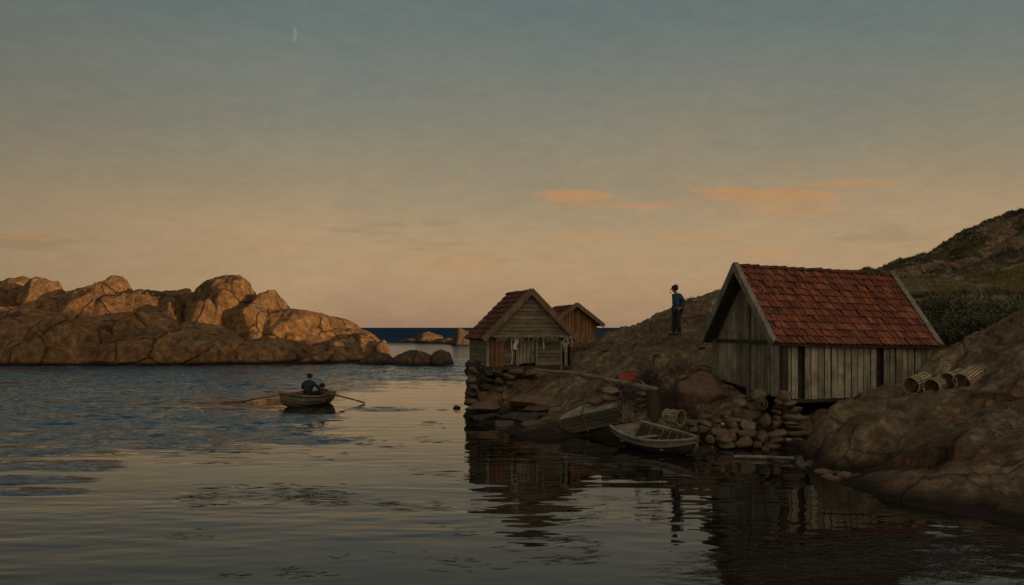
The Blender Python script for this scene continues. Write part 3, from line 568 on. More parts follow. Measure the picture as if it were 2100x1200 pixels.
mb = MB(); clap(mb, -1.48, -1.38, zB, 2.66, gi+.05, .13, (.2, .7)); mb.build('front_wall', M['wood_h'], H2)
mb = MB(); wall_planks(mb, at2(-1.38, gi+.0, 0), at2(-.92, gi+.0, 0), lambda t: zB-.02, lambda t: 2.64, .15, .03, -v2, tone=(.3, .6)); sh = mb.build('shutter', M['redwood'], H2); sh['label'] = 'faded red board shutter'
mb = MB(); wall_planks(mb, at2(-.36, gi+.08, 0), at2(.20, gi+.08, 0), lambda t: zB+.08, lambda t: 2.60, .14, .03, -v2, tone=(.2, .6)); dr = mb.build('door', M['wood'], H2)
mb = MB(); mb.box(at2(.13, gi+.03, 2.15), (.03, .03, .12)); mb.build('handle', M['iron'], dr)
for u in (-.42, .27):
    mb = MB(); mb.beam(at2(u, gi+.05, zB), at2(u, gi+.05, 2.66), .09, .08, .75, up=v2); mb.build('door_post', M['trim'], H2)
for u in (-1.48, 1.3):
    mb = MB(); mb.beam(at2(u, gi+.0, zB-.05), at2(u, gi, 2.68), .10, .10, .5, up=v2); mb.build('corner_post', M['trim'], H2)
for s, nm in ((-1, 'side_wall'), (1, 'side_wall')):
    mb = MB(); n = 7
    for k in range(n):
        z = zB+k*.14; a = at2(s*1.5, gi+.1, z); b = at2(s*1.5, L2-.2, z); o_ = u2*s*.035; o2 = u2*s*.012; h_ = up3*.134
        mb.hexa([a, b, b+o_, a+o_, a+h_, b+h_, b+o2+h_, a+o2+h_], random.uniform(.2, .8))
    mb.build(nm, M['wood_h'], H2)
mb = MB(); clap(mb, -1.5, 1.5, zB, zA-.12, L2-.2, .15, (.2, .6), lim); mb.build('back_wall', M['wood_h'], H2)
mb = MB(); mb.hexa([at2(-1.62, .1, zB-.14), at2(1.5, .1, zB-.14), at2(1.5, L2-.2, zB-.14), at2(-1.62, L2-.2, zB-.14), at2(-1.62, .1, zB-.02), at2(1.5, .1, zB-.02), at2(1.5, L2-.2, zB-.02), at2(-1.62, L2-.2, zB-.02)], .3); mb.build('sill_beam', M['darkwood'], H2)
# nets and ropes hung under the gable
mb = MB()
for k in range(120):
    u = random.uniform(-1.15, .95)
    if -.25 < u < .35 and random.random() < .75: continue
    if random.random() < .3: u = random.choice([-1.1, -.95, .55, .8])+random.uniform(-.12, .12)
    l = random.uniform(.05, .2); q = at2(u, gi-.19-random.random()*.05, 2.70+random.uniform(-.03, .03)); mb.tube([q, q+Vector((random.uniform(-.03, .03), 0, -l*.6)), q+Vector((random.uniform(-.05, .05), 0, -l))], .011, 4, random.random())
tag(mb.build('fishing_net', M['net']), 'pale fishing net draped along the lintel of the middle hut', 'fishing net')
def rope(u, z0, z1, label, m='rope', r=.016, name='rope', dv=0, cat='rope'):
    mb = MB(); q = [at2(u+random.uniform(-.02, .02), gi-.17-dv, z0+(z1-z0)*k/5) for k in range(6)]; mb.tube(q, r, 5); return tag(mb.build(name, M[m]), label, cat)
rope(-.66, 2.68, 1.75, 'pale rope hanging left of the middle hut door', r=.024)
rope(.47, 2.66, 2.25, 'short pale rope hanging right of the middle hut door', r=.026)
mb = MB(); mb.grid([at2(-.60+.045*math.sin(k*1.3)+j*.035, gi-.2+.02*math.sin(j*2+k), 2.62-k*.075) for k in range(6) for j in range(5)], 6, 5); tag(mb.build('cloth', M['white'], smooth=True), 'small whitish cloth hung left of the middle hut door', 'cloth')
mb = MB(); q = P(1151, 700, 32.6); mb.tube([q, Vector((q.x, q.y, 1.55))], .03, 6); tag(mb.build('post', M['trim']), 'slim pale post at the right corner of the middle hut', 'post')
mb = MB()
for k in range(7):
    a0 = k*.9; c = P(1163+random.uniform(-6, 6), 706+random.uniform(-8, 8), 33.0); mb.tube([c+Vector((.09*math.cos(t), 0, .16*math.sin(t))) for t in [a0+i*.5 for i in range(8)]], .012, 4)
tag(mb.build('coiled_rope', M['rope']), 'loops of pale rope hanging at the right eave of the middle hut', 'rope')

# --- smallest hut behind
ph3 = R(22); u3 = Vector((math.cos(ph3), math.sin(ph3), 0)); v3 = Vector((-math.sin(ph3), math.cos(ph3), 0)); A3 = P(1183, 625, 41.0)
def at3(u, v, z): q = A3+u3*u+v3*v; return Vector((q.x, q.y, z))
H3 = empty('shed', at3(0, 1, 2.1), 'smallest hut of reddish vertical boards, behind and right of the middle hut', 'hut')
hw3 = 1.25; zA3 = A3.z; zE3 = EYE+(672-667)/F*41; L3 = 2.3
mb = MB(); slab(mb, at3(-hw3, 0, zE3), at3(-hw3, L3, zE3), at3(0, 0, zA3), at3(0, L3, zA3-.05)); slab(mb, at3(hw3, 0, zE3), at3(hw3, L3, zE3), at3(0, 0, zA3+.004), at3(0, L3, zA3-.046)); rf = mb.build('roof', M['darkwood'], H3)
for s in (-1, 1):
    mb = MB(); tile_roof(mb, at3(s*hw3, .05, zE3), at3(s*hw3, L3, zE3), at3(0, .05, zA3), at3(0, L3, zA3-.05), 10, 6, tone=(.1, .8)); mb.build('roof_tiles', M['tile_dark'], rf)
    barge(at3(s*hw3, 0, zE3+.03), at3(0, 0, zA3+.05), .17, .05+.004*s, -v3, .45, mt='trim_warm', par=H3)
mb = MB(); wall_planks(mb, at3(-1.05, .25, 0), at3(1.05, .25, 0), lambda t: 1.9, lambda t: zE3+.12+(zA3-zE3-.15)*(1-abs(2*t-1))*.9, .13, .03, -v3, tone=(.3, 1)); mb.build('gable_wall', M['redwood'], H3)
for s in (-1, 1):
    mb = MB(); wall_planks(mb, at3(s*1.08, .25, 0), at3(s*1.08, L3-.1, 0), lambda t: 1.9, lambda t: zE3+.1, .15, .03, u3*s, tone=(.2, .8)); mb.build('side_wall', M['redwood'], H3)
mb = MB(); wall_planks(mb, at3(-1.05, L3-.1, 0), at3(1.05, L3-.1, 0), lambda t: 1.9, lambda t: zE3+.1+(zA3-zE3-.2)*(1-abs(2*t-1))*.9, .15, .03, v3, tone=(.2, .8)); mb.build('back_wall', M['redwood'], H3)
for k in range(9):
    q = P(1182+k*6.5+random.uniform(-2, 2), 690+random.uniform(-22, 4), 40.2); mb = MB(); mb.tube([q, Vector((q.x+random.uniform(-.04, .04), q.y, 2.0))], .016, 5, random.random())
    tag(mb.build('stake', M['wicker']), 'thin upright pole leaning on the front of the smallest hut', 'pole', 'poles against the smallest hut')
mb = MB()
for k in range(150):
    q = P(random.gauss(1195, 18), random.gauss(718, 6), random.uniform(37.5, 39)); q.z = max(q.z, ground(q.x, q.y)+.03); a = random.uniform(0, 6.3); d = Vector((math.cos(a), math.sin(a), random.uniform(-.4, .8)))*.13; mb.tube([q-d, q+Vector((0, 0, .04)), q+d], .014, 4, random.random())
tag(mb.build('brushwood', M['redwood']), 'heap of reddish brushwood in front of the smallest hut', 'brushwood', kind=None)

# ------------------------------------------------------------------ stones
def stone_mesh(mb, c, dims, rz=0, seed=0, tone=.5, tilt=0, boxy=5.0, nu=24, nv=15, amp=.07):
    V, Q = lump((0, 0, 0), [d/2 for d in dims], seed, nu=nu, nv=nv, pw=boxy, q=boxy*.9, planes=15, amp=amp, up=True, hard=60.0, cut=(.60, .86))
    r = Matrix.Rotation(rz, 3, 'Z') @ Matrix.Rotation(tilt, 3, 'Y'); V = V @ np.array(r).T+np.array(c); mb.add(V.tolist(), Q.tolist(), tone)
sc_ = [100]
def px_stone(x0, x1, y0, y1, d, depth, tone, tilt=0, rz=0, parent=None, name='stone', label=None, cat='stone', group=None, boxy=5.0, big=1.03, **kw):
    sc_[0] += 1; c = P((x0+x1)/2, (y0+y1)/2, d); w = (x1-x0)/F*d*big; h = (y1-y0)/F*d*big*1.04; mb = MB(); stone_mesh(mb, c, (w, depth, h), rz, sc_[0], tone, tilt, boxy, **kw)
    o = mb.build(name, M['stone'], parent, smooth=True)
    if not parent: tag(o, label, cat, group)
    return o
# pier under the middle hut
pier = empty('stone_pier', P(1040, 855, 33), 'rough drystone pier standing in the water under the middle hut', 'stone pier')
def zp(a, x0, y0, k): return (x0+a[0]/k, x0+a[2]/k, y0+a[1]/k, y0+a[3]/k)
for a in [(150, 90, 300, 200), (130, 195, 290, 330), (145, 330, 310, 440), (100, 440, 300, 560), (95, 550, 290, 690),
          (375, 140, 560, 240), (350, 235, 545, 350), (310, 355, 535, 450), (300, 445, 520, 640), (545, 130, 680, 260), (550, 255, 700, 370), (530, 365, 760, 500), (500, 490, 650, 650),
          (690, 190, 870, 300), (700, 290, 880, 400), (740, 130, 990, 215), (980, 130, 1260, 210), (860, 205, 1240, 300), (1230, 190, 1600, 300), (880, 300, 1110, 420), (1080, 300, 1330, 430), (1310, 290, 1560, 410), (900, 400, 1240, 520), (1230, 400, 1560, 520), (640, 480, 900, 620)]:
    x0, x1, y0, y1 = zp(a, 940, 740, 7.5); px_stone(x0-1, x1+1, y0-1, y1+1, 33.0+random.uniform(-.12, .12)+(.3 if x0 > 1040 else 0), .9, random.choice([.05, .12, .2, .3, .45, .55]), random.uniform(-.06, .06), parent=pier)
for k in range(10):      # back of the pier and its west side
    q = at2(-1.45+random.uniform(-.1, .1), .8+k*.36, 0); z = .2
    while z < 1.5:
        mb = MB(); h = random.uniform(.26, .4); sc_[0] += 1; stone_mesh(mb, (q.x, q.y, z+h/2-.05), (.5, .42, h*1.1), .2, sc_[0], random.uniform(0, .4)); mb.build('stone', M['stone'], pier, smooth=True); z += h
mb = MB(); stone_mesh(mb, at2(.1, 1.9, .7), (2.6, 3.2, 1.7), ph, 777, .1, 0, 7); c_ = mb.build('core', M['stone'], pier, smooth=True)
# slabs and boulders in front of the pier
for a, t, d, dp, lb in [((90, 640, 700, 800), .42, 32.2, 1.2, 'reddish flat slab at the seaward corner of the pier'), ((640, 510, 1680, 730), .62, 31.5, 1.5, 'broad ochre boulder in front of the pier, pale and rounded'),
                    ((900, 690, 1500, 800), .2, 30.9, 1.0, 'dark split slab under the broad ochre boulder'), ((140, 790, 760, 960), .08, 31.6, 1.6, 'blackish boulder at the waterline below the pier corner'),
                    ((640, 790, 1400, 930), .12, 30.4, 1.4, 'long dark violet slab at the waterline below the ochre boulder'), ((1330, 700, 1660, 900), .5, 29.8, 1.0, 'brown boulder beside the tip of the fish chest'), ((1540, 500, 1900, 740), .1, 31, 1.0, 'dark grey boulder behind the fish chest'),
                    ((540, 900, 1000, 1060), .25, 30.2, 1.3, 'greenish flat stone low in the water left of the fish chest'), ((960, 920, 1520, 1080), .4, 28.6, 1.2, 'broad brown slab awash left of the fish chest'),
                    ((160, 930, 560, 1090), .05, 31.3, 1.2, 'black weedy rock in the water at the foot of the pier')]:
    x0, x1, y0, y1 = zp(a, 940, 740, 7.5); px_stone(x0, x1, y0, y1, d, dp, t, boxy=3.2, name='boulder', label=lb, cat='boulder', nu=60, nv=36, amp=.13)
px_stone(928, 946, 831, 841, 36.2, .3, .02, label='small black rock in the water just left of the pier', name='rock', cat='rock', boxy=3)
0 and px_stone(1432, 1502, 1128, 1152, 12.85, .6, .02, label='weed-covered dark rock breaking the surface near the bottom edge', name='rock', cat='rock', boxy=2.6, nu=50, nv=30, amp=.2)
# loose stones round the landing place
pil = empty('stone_pillar', P(1620, 905, 24.4), 'stacked flat stones forming a pillar under the corner of the large boathouse', 'stone pillar')
pil2 = empty('stone_pillar', P(1590, 880, 24.7), 'lower narrow column of reddish stones left of the tall stone pillar', 'stone pillar')
for a in ([1120, 440, 1265, 520], [1190, 505, 1325, 590], [1130, 580, 1340, 665], [1135, 655, 1345, 712], [1145, 705, 1385, 775], [1170, 770, 1390, 860], [1180, 855, 1420, 925], [1040, 320, 1240, 445], [1020, 430, 1130, 500]):
    x0, x1, y0, y1 = zp(a, 1400, 740, 5.453); px_stone(x0, x1, y0, y1, 24.5+(930-a[3])*.0004, .55, random.choice([.45, .5, .6, .8]), random.uniform(-.08, .05), parent=pil, boxy=6)
for a in ([1010, 490, 1105, 535], [1005, 530, 1105, 605], [1000, 600, 1095, 670], [970, 665, 1125, 765], [975, 755, 1090, 830]):
    x0, x1, y0, y1 = zp(a, 1400, 740, 5.453); px_stone(x0, x1, y0, y1, 24.8, .5, random.choice([.6, .68, .5]), random.uniform(-.05, .05), parent=pil2, boxy=6)
LB = [('reddish stone in the loose heap below the large boathouse gable', .68, 'red stones in the heap'), ('brown stone in the loose heap below the large boathouse gable', .38, 'brown stones in the heap'), ('ochre stone in the loose heap below the large boathouse gable', .55, 'ochre stones in the heap'), ('greenish grey stone in the loose heap below the large boathouse gable', .83, 'grey stones in the heap')]
heap = [[580, 370, 720, 450, 1], [575, 430, 740, 530, 3], [540, 520, 680, 640, 1], [650, 550, 890, 645, 2], [440, 600, 530, 650, 0], [430, 625, 630, 690, 2], [590, 625, 800, 700, 1], [500, 660, 600, 740, 0], [620, 685, 840, 790, 3], [580, 780, 850, 860, 2], [290, 750, 500, 830, 0], [500, 750, 620, 830, 2], [360, 820, 580, 930, 0], [240, 830, 360, 935, 0], [480, 820, 600, 910, 1], [600, 850, 790, 975, 2], [830, 790, 960, 930, 2], [930, 775, 1160, 870, 3], [970, 850, 1160, 940, 0], [410, 910, 600, 990, 1], [30, 650, 160, 745, 1], [150, 650, 300, 735, 2], [320, 650, 450, 710, 2], [850, 600, 990, 750, 1], [680, 480, 900, 560, 1], [780, 900, 900, 990, 1], [900, 920, 1080, 1010, 1], [140, 720, 300, 800, 1], [60, 730, 170, 810, 1], [340, 700, 440, 760, 0], [420, 560, 560, 620, 1], [200, 600, 330, 660, 1], [860, 960, 1000, 1030, 0]]
for a in heap:
    x0, x1, y0, y1 = zp(a[:4], 1400, 740, 5.453); lb, t, g = LB[a[4]]; px_stone(x0-1, x1+1, y0-1, y1+1, 24.2+(990-a[3])*.0026, .5, t+random.uniform(-.05, .05), random.uniform(-.2, .2), random.uniform(-.3, .3), label=lb, group=g, boxy=4, amp=.14)
for i in range(26):      # rubble filling the heap
    x = random.uniform(1455, 1650); y = random.uniform(850, 925); lb, t, g = LB[random.choice([0, 1, 1, 2])]; s = random.uniform(7, 13); px_stone(x-s, x+s, y-s*.6, y+s*.6, 24.3+(925-y)*.014, .35, t, random.uniform(-.3, .3), random.uniform(-.5, .5), label=lb, group=g, boxy=3.6, amp=.14)
px_stone(1611, 1624, 898, 905, 23.9, .15, 1.0, label='small white pebble at the foot of the tall stone pillar', name='pebble', cat='pebble', boxy=2.2)
px_stone(1477, 1487, 866, 873, 24.6, .15, 1.0, label='small white pebble amid the loose heap of stones', name='pebble', cat='pebble', boxy=2.2)
px_stone(1536, 1570, 795, 826, 25.3, .5, .5, label='round brown boulder against the large boathouse gable', name='boulder', cat='boulder', boxy=2.4, nu=40, nv=24)
px_stone(1372, 1510, 762, 862, 27.3, 1.6, .66, label='big reddish boulder left of the large boathouse', name='boulder', cat='boulder', boxy=2.8, nu=70, nv=44, amp=.1)
px_stone(1348, 1400, 838, 885, 26.9, .8, .3, label='brown boulder behind the wicker pot', name='boulder', cat='boulder', boxy=3, nu=40, nv=24)
for i in range(34):      # shingle at the foot of the big rock
    t = random.random(); x = 1630+t*120+random.uniform(-12, 12); y = 938+t*52+random.uniform(-10, 14); s = random.uniform(7, 17); d = EYE*F/(y-HZ)+.1
    px_stone(x-s, x+s, y-s*.5, y+s*.5, d, .4, random.choice([.3, .5, .62, .7, .66, .2]), random.uniform(-.3, .3), random.uniform(-.6, .6), label='small rounded shore stone at the foot of the big foreground rock', group='shore stones below the foreground rock', boxy=3, amp=.12)
px_stone(1630, 1660, 935, 958, 22.6, .4, .66, label='orange rounded stone at the end of the drifting pole', name='stone', boxy=2.6, nu=30, nv=20)
for (x, y, s, lb) in ((1308, 703, 9, 'small dark angular rock low on the slope left of the standing man'), (1345, 728, 12, 'flat rock halfway down the slope between the huts'), (1272, 742, 13, 'pale stone on the slope above the red cloth'), (1398, 774, 13, 'pale flat stone beside the reddish boulder'), (1440, 712, 11, 'stone just under the gable eave of the large boathouse'), (1240, 716, 12, 'rounded stone right of the smallest hut')):
    q = P(x, y, 33.0)
    for it in range(12):
        g_ = ground(q.x, q.y); t_ = (EYE-g_)/max(.05, (y-HZ)/F); q = P(x, y, .5*q.y+.5*min(max(t_, 27), 39))
    px_stone(x-s, x+s, y-s*.5, y+s*.5, q.y, s/F*q.y*1.8, random.choice([.3, .45, .55, .8]), random.uniform(-.2, .2), random.uniform(-.5, .5), label=lb, boxy=3.6, amp=.14)
# stacked landing wall behind the skiff
lw = empty('stone_wall', P(1310, 865, 27), 'short drystone wall of flat reddish stones beside the dark mooring stump', 'stone wall')
for a in [(1303, 1330, 800, 816), (1302, 1331, 815, 827), (1300, 1330, 826, 840), (1302, 1332, 839, 850), (1300, 1330, 849, 862), (1268, 1304, 836, 866), (1272, 1304, 815, 838), (1262, 1290, 855, 872), (1298, 1334, 860, 876), (1220, 1270, 808, 822), (1235, 1275, 795, 810), (1200, 1240, 815, 832)]:
    px_stone(*a, 27.1, .6, random.choice([.45, .7, .6, .3, .83]), random.uniform(-.05, .05), parent=lw, boxy=6)

# ------------------------------------------------------------------ dark stump, pole, twigs, odds and ends
mb = MB(); q = P(1342, 868, 26.6); mb.tube([(q.x, q.y, .1), (q.x-.01, q.y, .5), (q.x-.02, q.y, 1.0), (q.x-.02, q.y, EYE-(799-HZ)/F*26.6)], [.21, .18, .175, .17], 12, .2); tag(mb.build('mooring_stump', M['darkwood'], smooth=False), 'thick dark wooden stump holding the end of the long pole', 'post')
mb = MB(); pts = [P(1098, 757, 32.4), P(1130, 762, 31.8), P(1170, 764, 31.0), P(1225, 774, 29.6), P(1290, 788, 28.0), P(1345, 800, 26.6)]; mb.tube(pts, [.03, .055, .06, .062, .08, .095], 8, .8); tag(mb.build('pole', M['trim']), 'long bare pole laid from the pier to the dark stump', 'pole')
mb = MB(); mb.tube([P(1303, 759, 28.5), P(1312, 778, 27.9), P(1325, 792, 27.1), P(1340, 800, 26.8)], [.015, .02, .03, .035], 6, .7); tag(mb.build('branch', M['trim']), 'thin forked branch resting on the long pole', 'branch')
mb = MB(); mb.tube([P(1398, 652, 33.6), P(1414, 668, 33.4)], .02, 5, .2); tag(mb.build('stick', M['darkwood']), 'short dark stick standing in the slope right of the standing man', 'stick')
mb = MB(); mb.tube([PW(1505, 940)+up3*.04, PW(1570, 942)+up3*.05, PW(1628, 948)+up3*.09], [.035, .04, .03], 7, .9); tag(mb.build('pole', M['trim']), 'pale pole lying in the water below the loose stones', 'pole')
def twigs(name, cx, cy, wx, wy, d, n, m, label, L=.2, up=.5, r=.01):
    mb = MB()
    for k in range(n):
        q = P(random.gauss(cx, wx), random.gauss(cy, wy), d+random.uniform(-.3, .3)); a = random.uniform(0, 6.3); dr = Vector((math.cos(a), math.sin(a)*.5, random.uniform(-.2, up))).normalized()*random.uniform(.4, 1)*L; j = Vector((random.uniform(-.04, .04), 0, random.uniform(-.04, .04)))
        mb.tube([q-dr, q+j, q+dr], [r, r*.8, r*.4], 4, random.random())
    return tag(mb.build(name, M[m]), label, 'brushwood', kind=None)
twigs('brushwood', 1330, 780, 14, 12, 27.9, 260, 'netdark', 'tangled dark twigs heaped behind the end of the long pole', .22, 1.5)
twigs('brushwood', 1288, 812, 10, 9, 27.0, 200, 'netdark', 'dark brushwood lying on the drystone wall behind the skiff', .14, .8)
twigs('brushwood', 1282, 845, 9, 12, 26.8, 120, 'net', 'pale straw hanging over the front of the drystone wall', .16, 1.5)
twigs('brushwood', 1372, 815, 12, 16, 27.0, 160, 'netdark', 'dry dark stalks right of the mooring stump', .22, 2.5)
twigs('withered_reed', 1390, 760, 16, 10, 29.2, 120, 'netdark', 'thin dead reeds standing on the rock above the stump', .22, 4, .007)
twigs('brushwood', 1422, 852, 5, 9, 25.7, 110, 'netdark', 'small dark twiggy tangle right of the shore pot', .12, 1)
mb = MB(); pts = []
for i in range(7):
    for j in range(6):
        q = P(1268+i*6.2, 762+j*4.6+(6-i)*1.5, 29.7-j*.12); q.z += .05*math.sin(i*1.9+j)+.04*math.sin(j*2.7); pts.append(q)
mb.grid(pts, 7, 6); o = mb.build('cloth', M['redcloth'], smooth=True); tag(o, 'bright red cloth spread on the rock beside the long pole', 'cloth'); md = o.modifiers.new('s', 'SOLIDIFY'); md.thickness = .04
mb = MB(); 
for i in range(6):
    for j in range(2):
        mb.tube([P(1222+i*9, 800+j*9, 29.4), P(1229+i*9, 798+j*9, 29.3)], .05, 6, .6)
tag(mb.build('tile_stack', M['tile_red']), 'rusty orange broken roof tiles piled under the long pole', 'roof tiles')
# wicker ball
mb = MB(); c = P(1560, 829, 24.6)
for k in range(26):
    ax = Vector((random.gauss(0, 1), random.gauss(0, 1), random.gauss(0, 1))).normalized(); a = ax.orthogonal().normalized(); b = ax.cross(a); t0 = random.uniform(0, 6)
    mb.tube([c+(a*math.cos(t0+t*.5)+b*math.sin(t0+t*.5))*.17+ax*.04 for t in range(9)], .012, 4, random.random())
tag(mb.build('wicker_basket', M['wicker_dark']), 'round woven basket lying against the boathouse gable stones', 'basket')
# mooring line of the skiff
mb = MB(); a = P(1432, 900, 22.6); b = PW(1505, 941); mb.tube([a.lerp(b, t)-up3*(.12*math.sin(math.pi*t)) for t in [i/8 for i in range(9)]], .009, 5); tag(mb.build('mooring_rope', M['netdark']), 'slack dark mooring line running from the skiff bow into the water', 'rope')

# ------------------------------------------------------------------ lobster pots
def make_pot(mt):
    r0 = empty('lobster_pot', (0, 0, 0), 'x', 'lobster pot'); L_, r_ = .62, .2
    mb = MB()
    for k in range(20):
        a = 2*math.pi*k/20; o_ = Vector((0, math.cos(a)*r_, math.sin(a)*r_)); t = Vector((0, -math.sin(a), math.cos(a)))
        p = [Vector((0, 0, 0))+o_*1.0, Vector((L_, 0, 0))+o_*.9]; n = o_.normalized(); w = .021; h = .007
        mb.hexa([p[0]-t*w-n*h, p[1]-t*w-n*h, p[1]+t*w-n*h, p[0]+t*w-n*h, p[0]-t*w+n*h, p[1]-t*w+n*h, p[1]+t*w+n*h, p[0]+t*w+n*h], random.uniform(.35, 1))
    mb.build('slats', M[mt], r0, local=True)
    for x in (.0, .31, .6):
        rr = r_*(1-.1*x/L_)+.012; mb = MB(); mb.tube([Vector((x, math.cos(a)*rr, math.sin(a)*rr)) for a in [2*math.pi*k/20 for k in range(21)]], .014, 5, .8, cap=False); mb.build('hoop', M[mt], r0, local=True)
    mb = MB()
    for k in range(16):
        a = 2*math.pi*k/16; mb.tube([Vector((.01, math.cos(a)*r_*.97, math.sin(a)*r_*.97)), Vector((.16, math.cos(a)*.06, math.sin(a)*.06))], .007, 4)
    for rr, x in ((.15, .06), (.1, .11), (.06, .16)): mb.tube([Vector((x, math.cos(a)*rr, math.sin(a)*rr)) for a in [2*math.pi*k/14 for k in range(15)]], .006, 4, cap=False)
    mb.build('entrance_funnel', M['netdark'], r0, local=True)
    mb = MB(); mb.add([Vector((L_-.03, math.cos(2*math.pi*k/20)*r_*.88, math.sin(2*math.pi*k/20)*r_*.88)) for k in range(20)]+[Vector((L_, math.cos(2*math.pi*k/20)*r_*.88, math.sin(2*math.pi*k/20)*r_*.88)) for k in range(20)], [tuple(range(20)), tuple(range(39, 19, -1))]+[(k, (k+1) % 20, 20+(k+1) % 20, 20+k) for k in range(20)], .2); mb.build('end_board', M['darkwood'], r0, local=True)
    return r0
def copy_tree(o, parent=None):
    c = o.copy(); COL.objects.link(c); c.parent = parent
    for ch in list(o.children): copy_tree(ch, c)
    return c
proto = make_pot('wicker'); first = True
for (x, y, d, x2, y2, d2, lb, s) in [(1868, 799, 22.9, 1910, 773, 23.4, 'leftmost of the lobster pots lying on the foreground rock, its open end facing left', 1.0), (1910, 801, 22.6, 1950, 778, 23.2, 'second lobster pot from the left in the row on the foreground rock', .95),
                          (1944, 798, 22.6, 1985, 774, 23.2, 'third lobster pot from the left in the row on the foreground rock', .95), (1972, 800, 22.4, 2018, 779, 22.9, 'rightmost lobster pot in the row on the foreground rock', 1.0), (1925, 780, 23.9, 1957, 764, 24.4, 'lobster pot lying behind the others on the foreground rock', .8)]:
    o = proto if first else copy_tree(proto); first = False
    a = P(x, y, d); b = P(x2, y2, d2); a.z = max(a.z, ground(a.x, a.y)+.21*s); b.z = max(b.z, ground(b.x, b.y)+.2*s); dr = (b-a).normalized()
    o.location = a; o.rotation_mode = 'QUATERNION'; o.rotation_quaternion = dr.to_track_quat('X', 'Z'); o.scale = (s, s, s); o['label'] = lb; o['group'] = 'lobster pots on the foreground rock'
o = make_pot('wicker'); o.location = P(1397, 857, 25.4); o.rotation_mode = 'QUATERNION'; o.rotation_quaternion = (P(1360, 852, 25.9)-P(1397, 857, 25.4)).to_track_quat('X', 'Z'); o.scale = (.85, .85, .95); o['label'] = 'single lobster pot on the shore behind the moored skiff'
# ------------------------------------------------------------------ boats
def hull(L, B, D, sheer=.16, fullb=.9, transom=.35, n=22, m=9, rise=.12):
    """hull offsets: x from 0 (stem) to L (stern); returns grid of section points, half sections joined"""
    G = []
    for i in range(n):
        t = i/(n-1); w = B/2*(math.sin(min(1, t/.55)*math.pi/2)**.85 if t < .55 else 1-(1-transom)*((t-.55)/.45)**2.2); w = max(w, .012)
        top = D+sheer*(2*t-1)**2*(1.5 if t < .5 else .8); bot = rise*(max(0, .35-t)/.35)**2*2.2+(rise*.8*(max(0, t-.75)/.25)**2); row = []
        for j in range(-m, m+1):
            s = abs(j)/m; y = w*(1-(1-s)**1.7)**.9*(1 if j > 0 else -1) if j else 0; z = bot+(top-bot)*s**1.75; rk = (1-s)*.16*(max(0, .3-t)/.3); row.append(Vector((t*L+rk*1.2, y, z)))
        G.append(row)
    return G
def boat(name, label, cat, L, B, D, m_out, m_in, loc, yaw, pitch=0, roll=0, transom=.35, thw=(.35, .62, .85), sheer=.16, breast=True, dark=False):
    r0 = empty(name, loc, label, cat); r0.rotation_euler = (roll, pitch, yaw); G = hull(L, B, D, sheer, transom=transom); n = len(G); m = len(G[0])
    mb = MB(); V = []; 
    for i, row in enumerate(G):        # lapped planks: small outward steps
        for j, q in enumerate(row):
            s = 1 if j > m//2 else -1; st = (abs(j-m//2) % 2)*.012; V.append(q+Vector((0, s*st*(1 if j != m//2 else 0), 0)))
    tone = [random.uniform(.3, .8) for _ in range(m)]; T = []
    for i in range(n-1):
        for j in range(m-1): T.append(tone[j] if not dark or j in (0, 1, m-2, m-3) else .0)
    mb.grid(V, n, m); mb.t = T; h = mb.build('hull', M[m_out], r0, local=True)
    mb = MB(); mb.grid([q+Vector((0, 0, .03))-Vector((0, (.03 if q.y > 0.03 else -.03 if q.y < -.03 else 0), 0)) for row in G for q in row[1:-1]], n, m-2); mb.build('inner_planking', M[m_in], r0, local=True, smooth=True)
    for s in (0, -1):
        mb = MB(); mb.tube([row[s]+Vector((0, 0, .01)) for row in G], .032, 6, .95); mb.build('gunwale', M[m_out], r0, local=True)
    tr = G[-1]; mb = MB(); k = len(tr); mb.add([q for q in tr]+[q-Vector((.04, 0, 0)) for q in tr], [tuple(range(k)), tuple(range(2*k-1, k-1, -1))]+[(j, j+k, j+1+k, j+1) for j in range(k-1)]+[(0, k-1, 2*k-1, k)], .7); mb.build('transom', M[m_out], r0, local=True)
    mb = MB(); c = m//2; mb.tube([Vector((.16+.0, 0, G[0][c].z-.02)), Vector((.05, 0, G[0][c].z+(G[0][0].z-G[0][c].z)*.4)), Vector((-.01, 0, G[0][0].z+.07))], .035, 6, .6); mb.build('stem', M[m_out], r0, local=True)
    mb = MB(); mb.tube([row[c]-Vector((0, 0, .015)) for row in G[2:]], .025, 4, .3); mb.build('keel', M[m_out], r0, local=True)
    for t in thw:
        i = int(t*(n-1)); row = G[i]; w = abs(row[2].y)*.97; z = row[2].z-.05; mb = MB(); mb.box((t*L, 0, z), (.2, 2*w, .03), tone=.9); mb.build('thwart', M[m_out], r0, local=True)
    for t in [.14, .24, .34, .44, .54, .64, .74, .86]:
        row = G[int(t*(n-1))]; mb = MB(); mb.tube([q*1.0+Vector((0, (-.045 if q.y > 0 else .045 if q.y < 0 else 0), .045)) for q in row[1:-1]], .018, 4, .8); mb.build('rib', M['boatbrown'] if dark else M[m_out], r0, local=True)
    if breast:
        a, b_, c_ = G[0][0], G[3][0], G[3][-1]; mb = MB(); mb.add([Vector((0.02, 0, a.z+.02)), b_+up3*.015, c_+up3*.015, Vector((0.02, 0, a.z-.02)), b_-up3*.02, c_-up3*.02], [(0, 1, 2), (3, 5, 4), (0, 3, 4, 1), (1, 4, 5, 2), (2, 5, 3, 0)], .9); mb.build('breasthook', M[m_out], r0, local=True)
    return r0, G
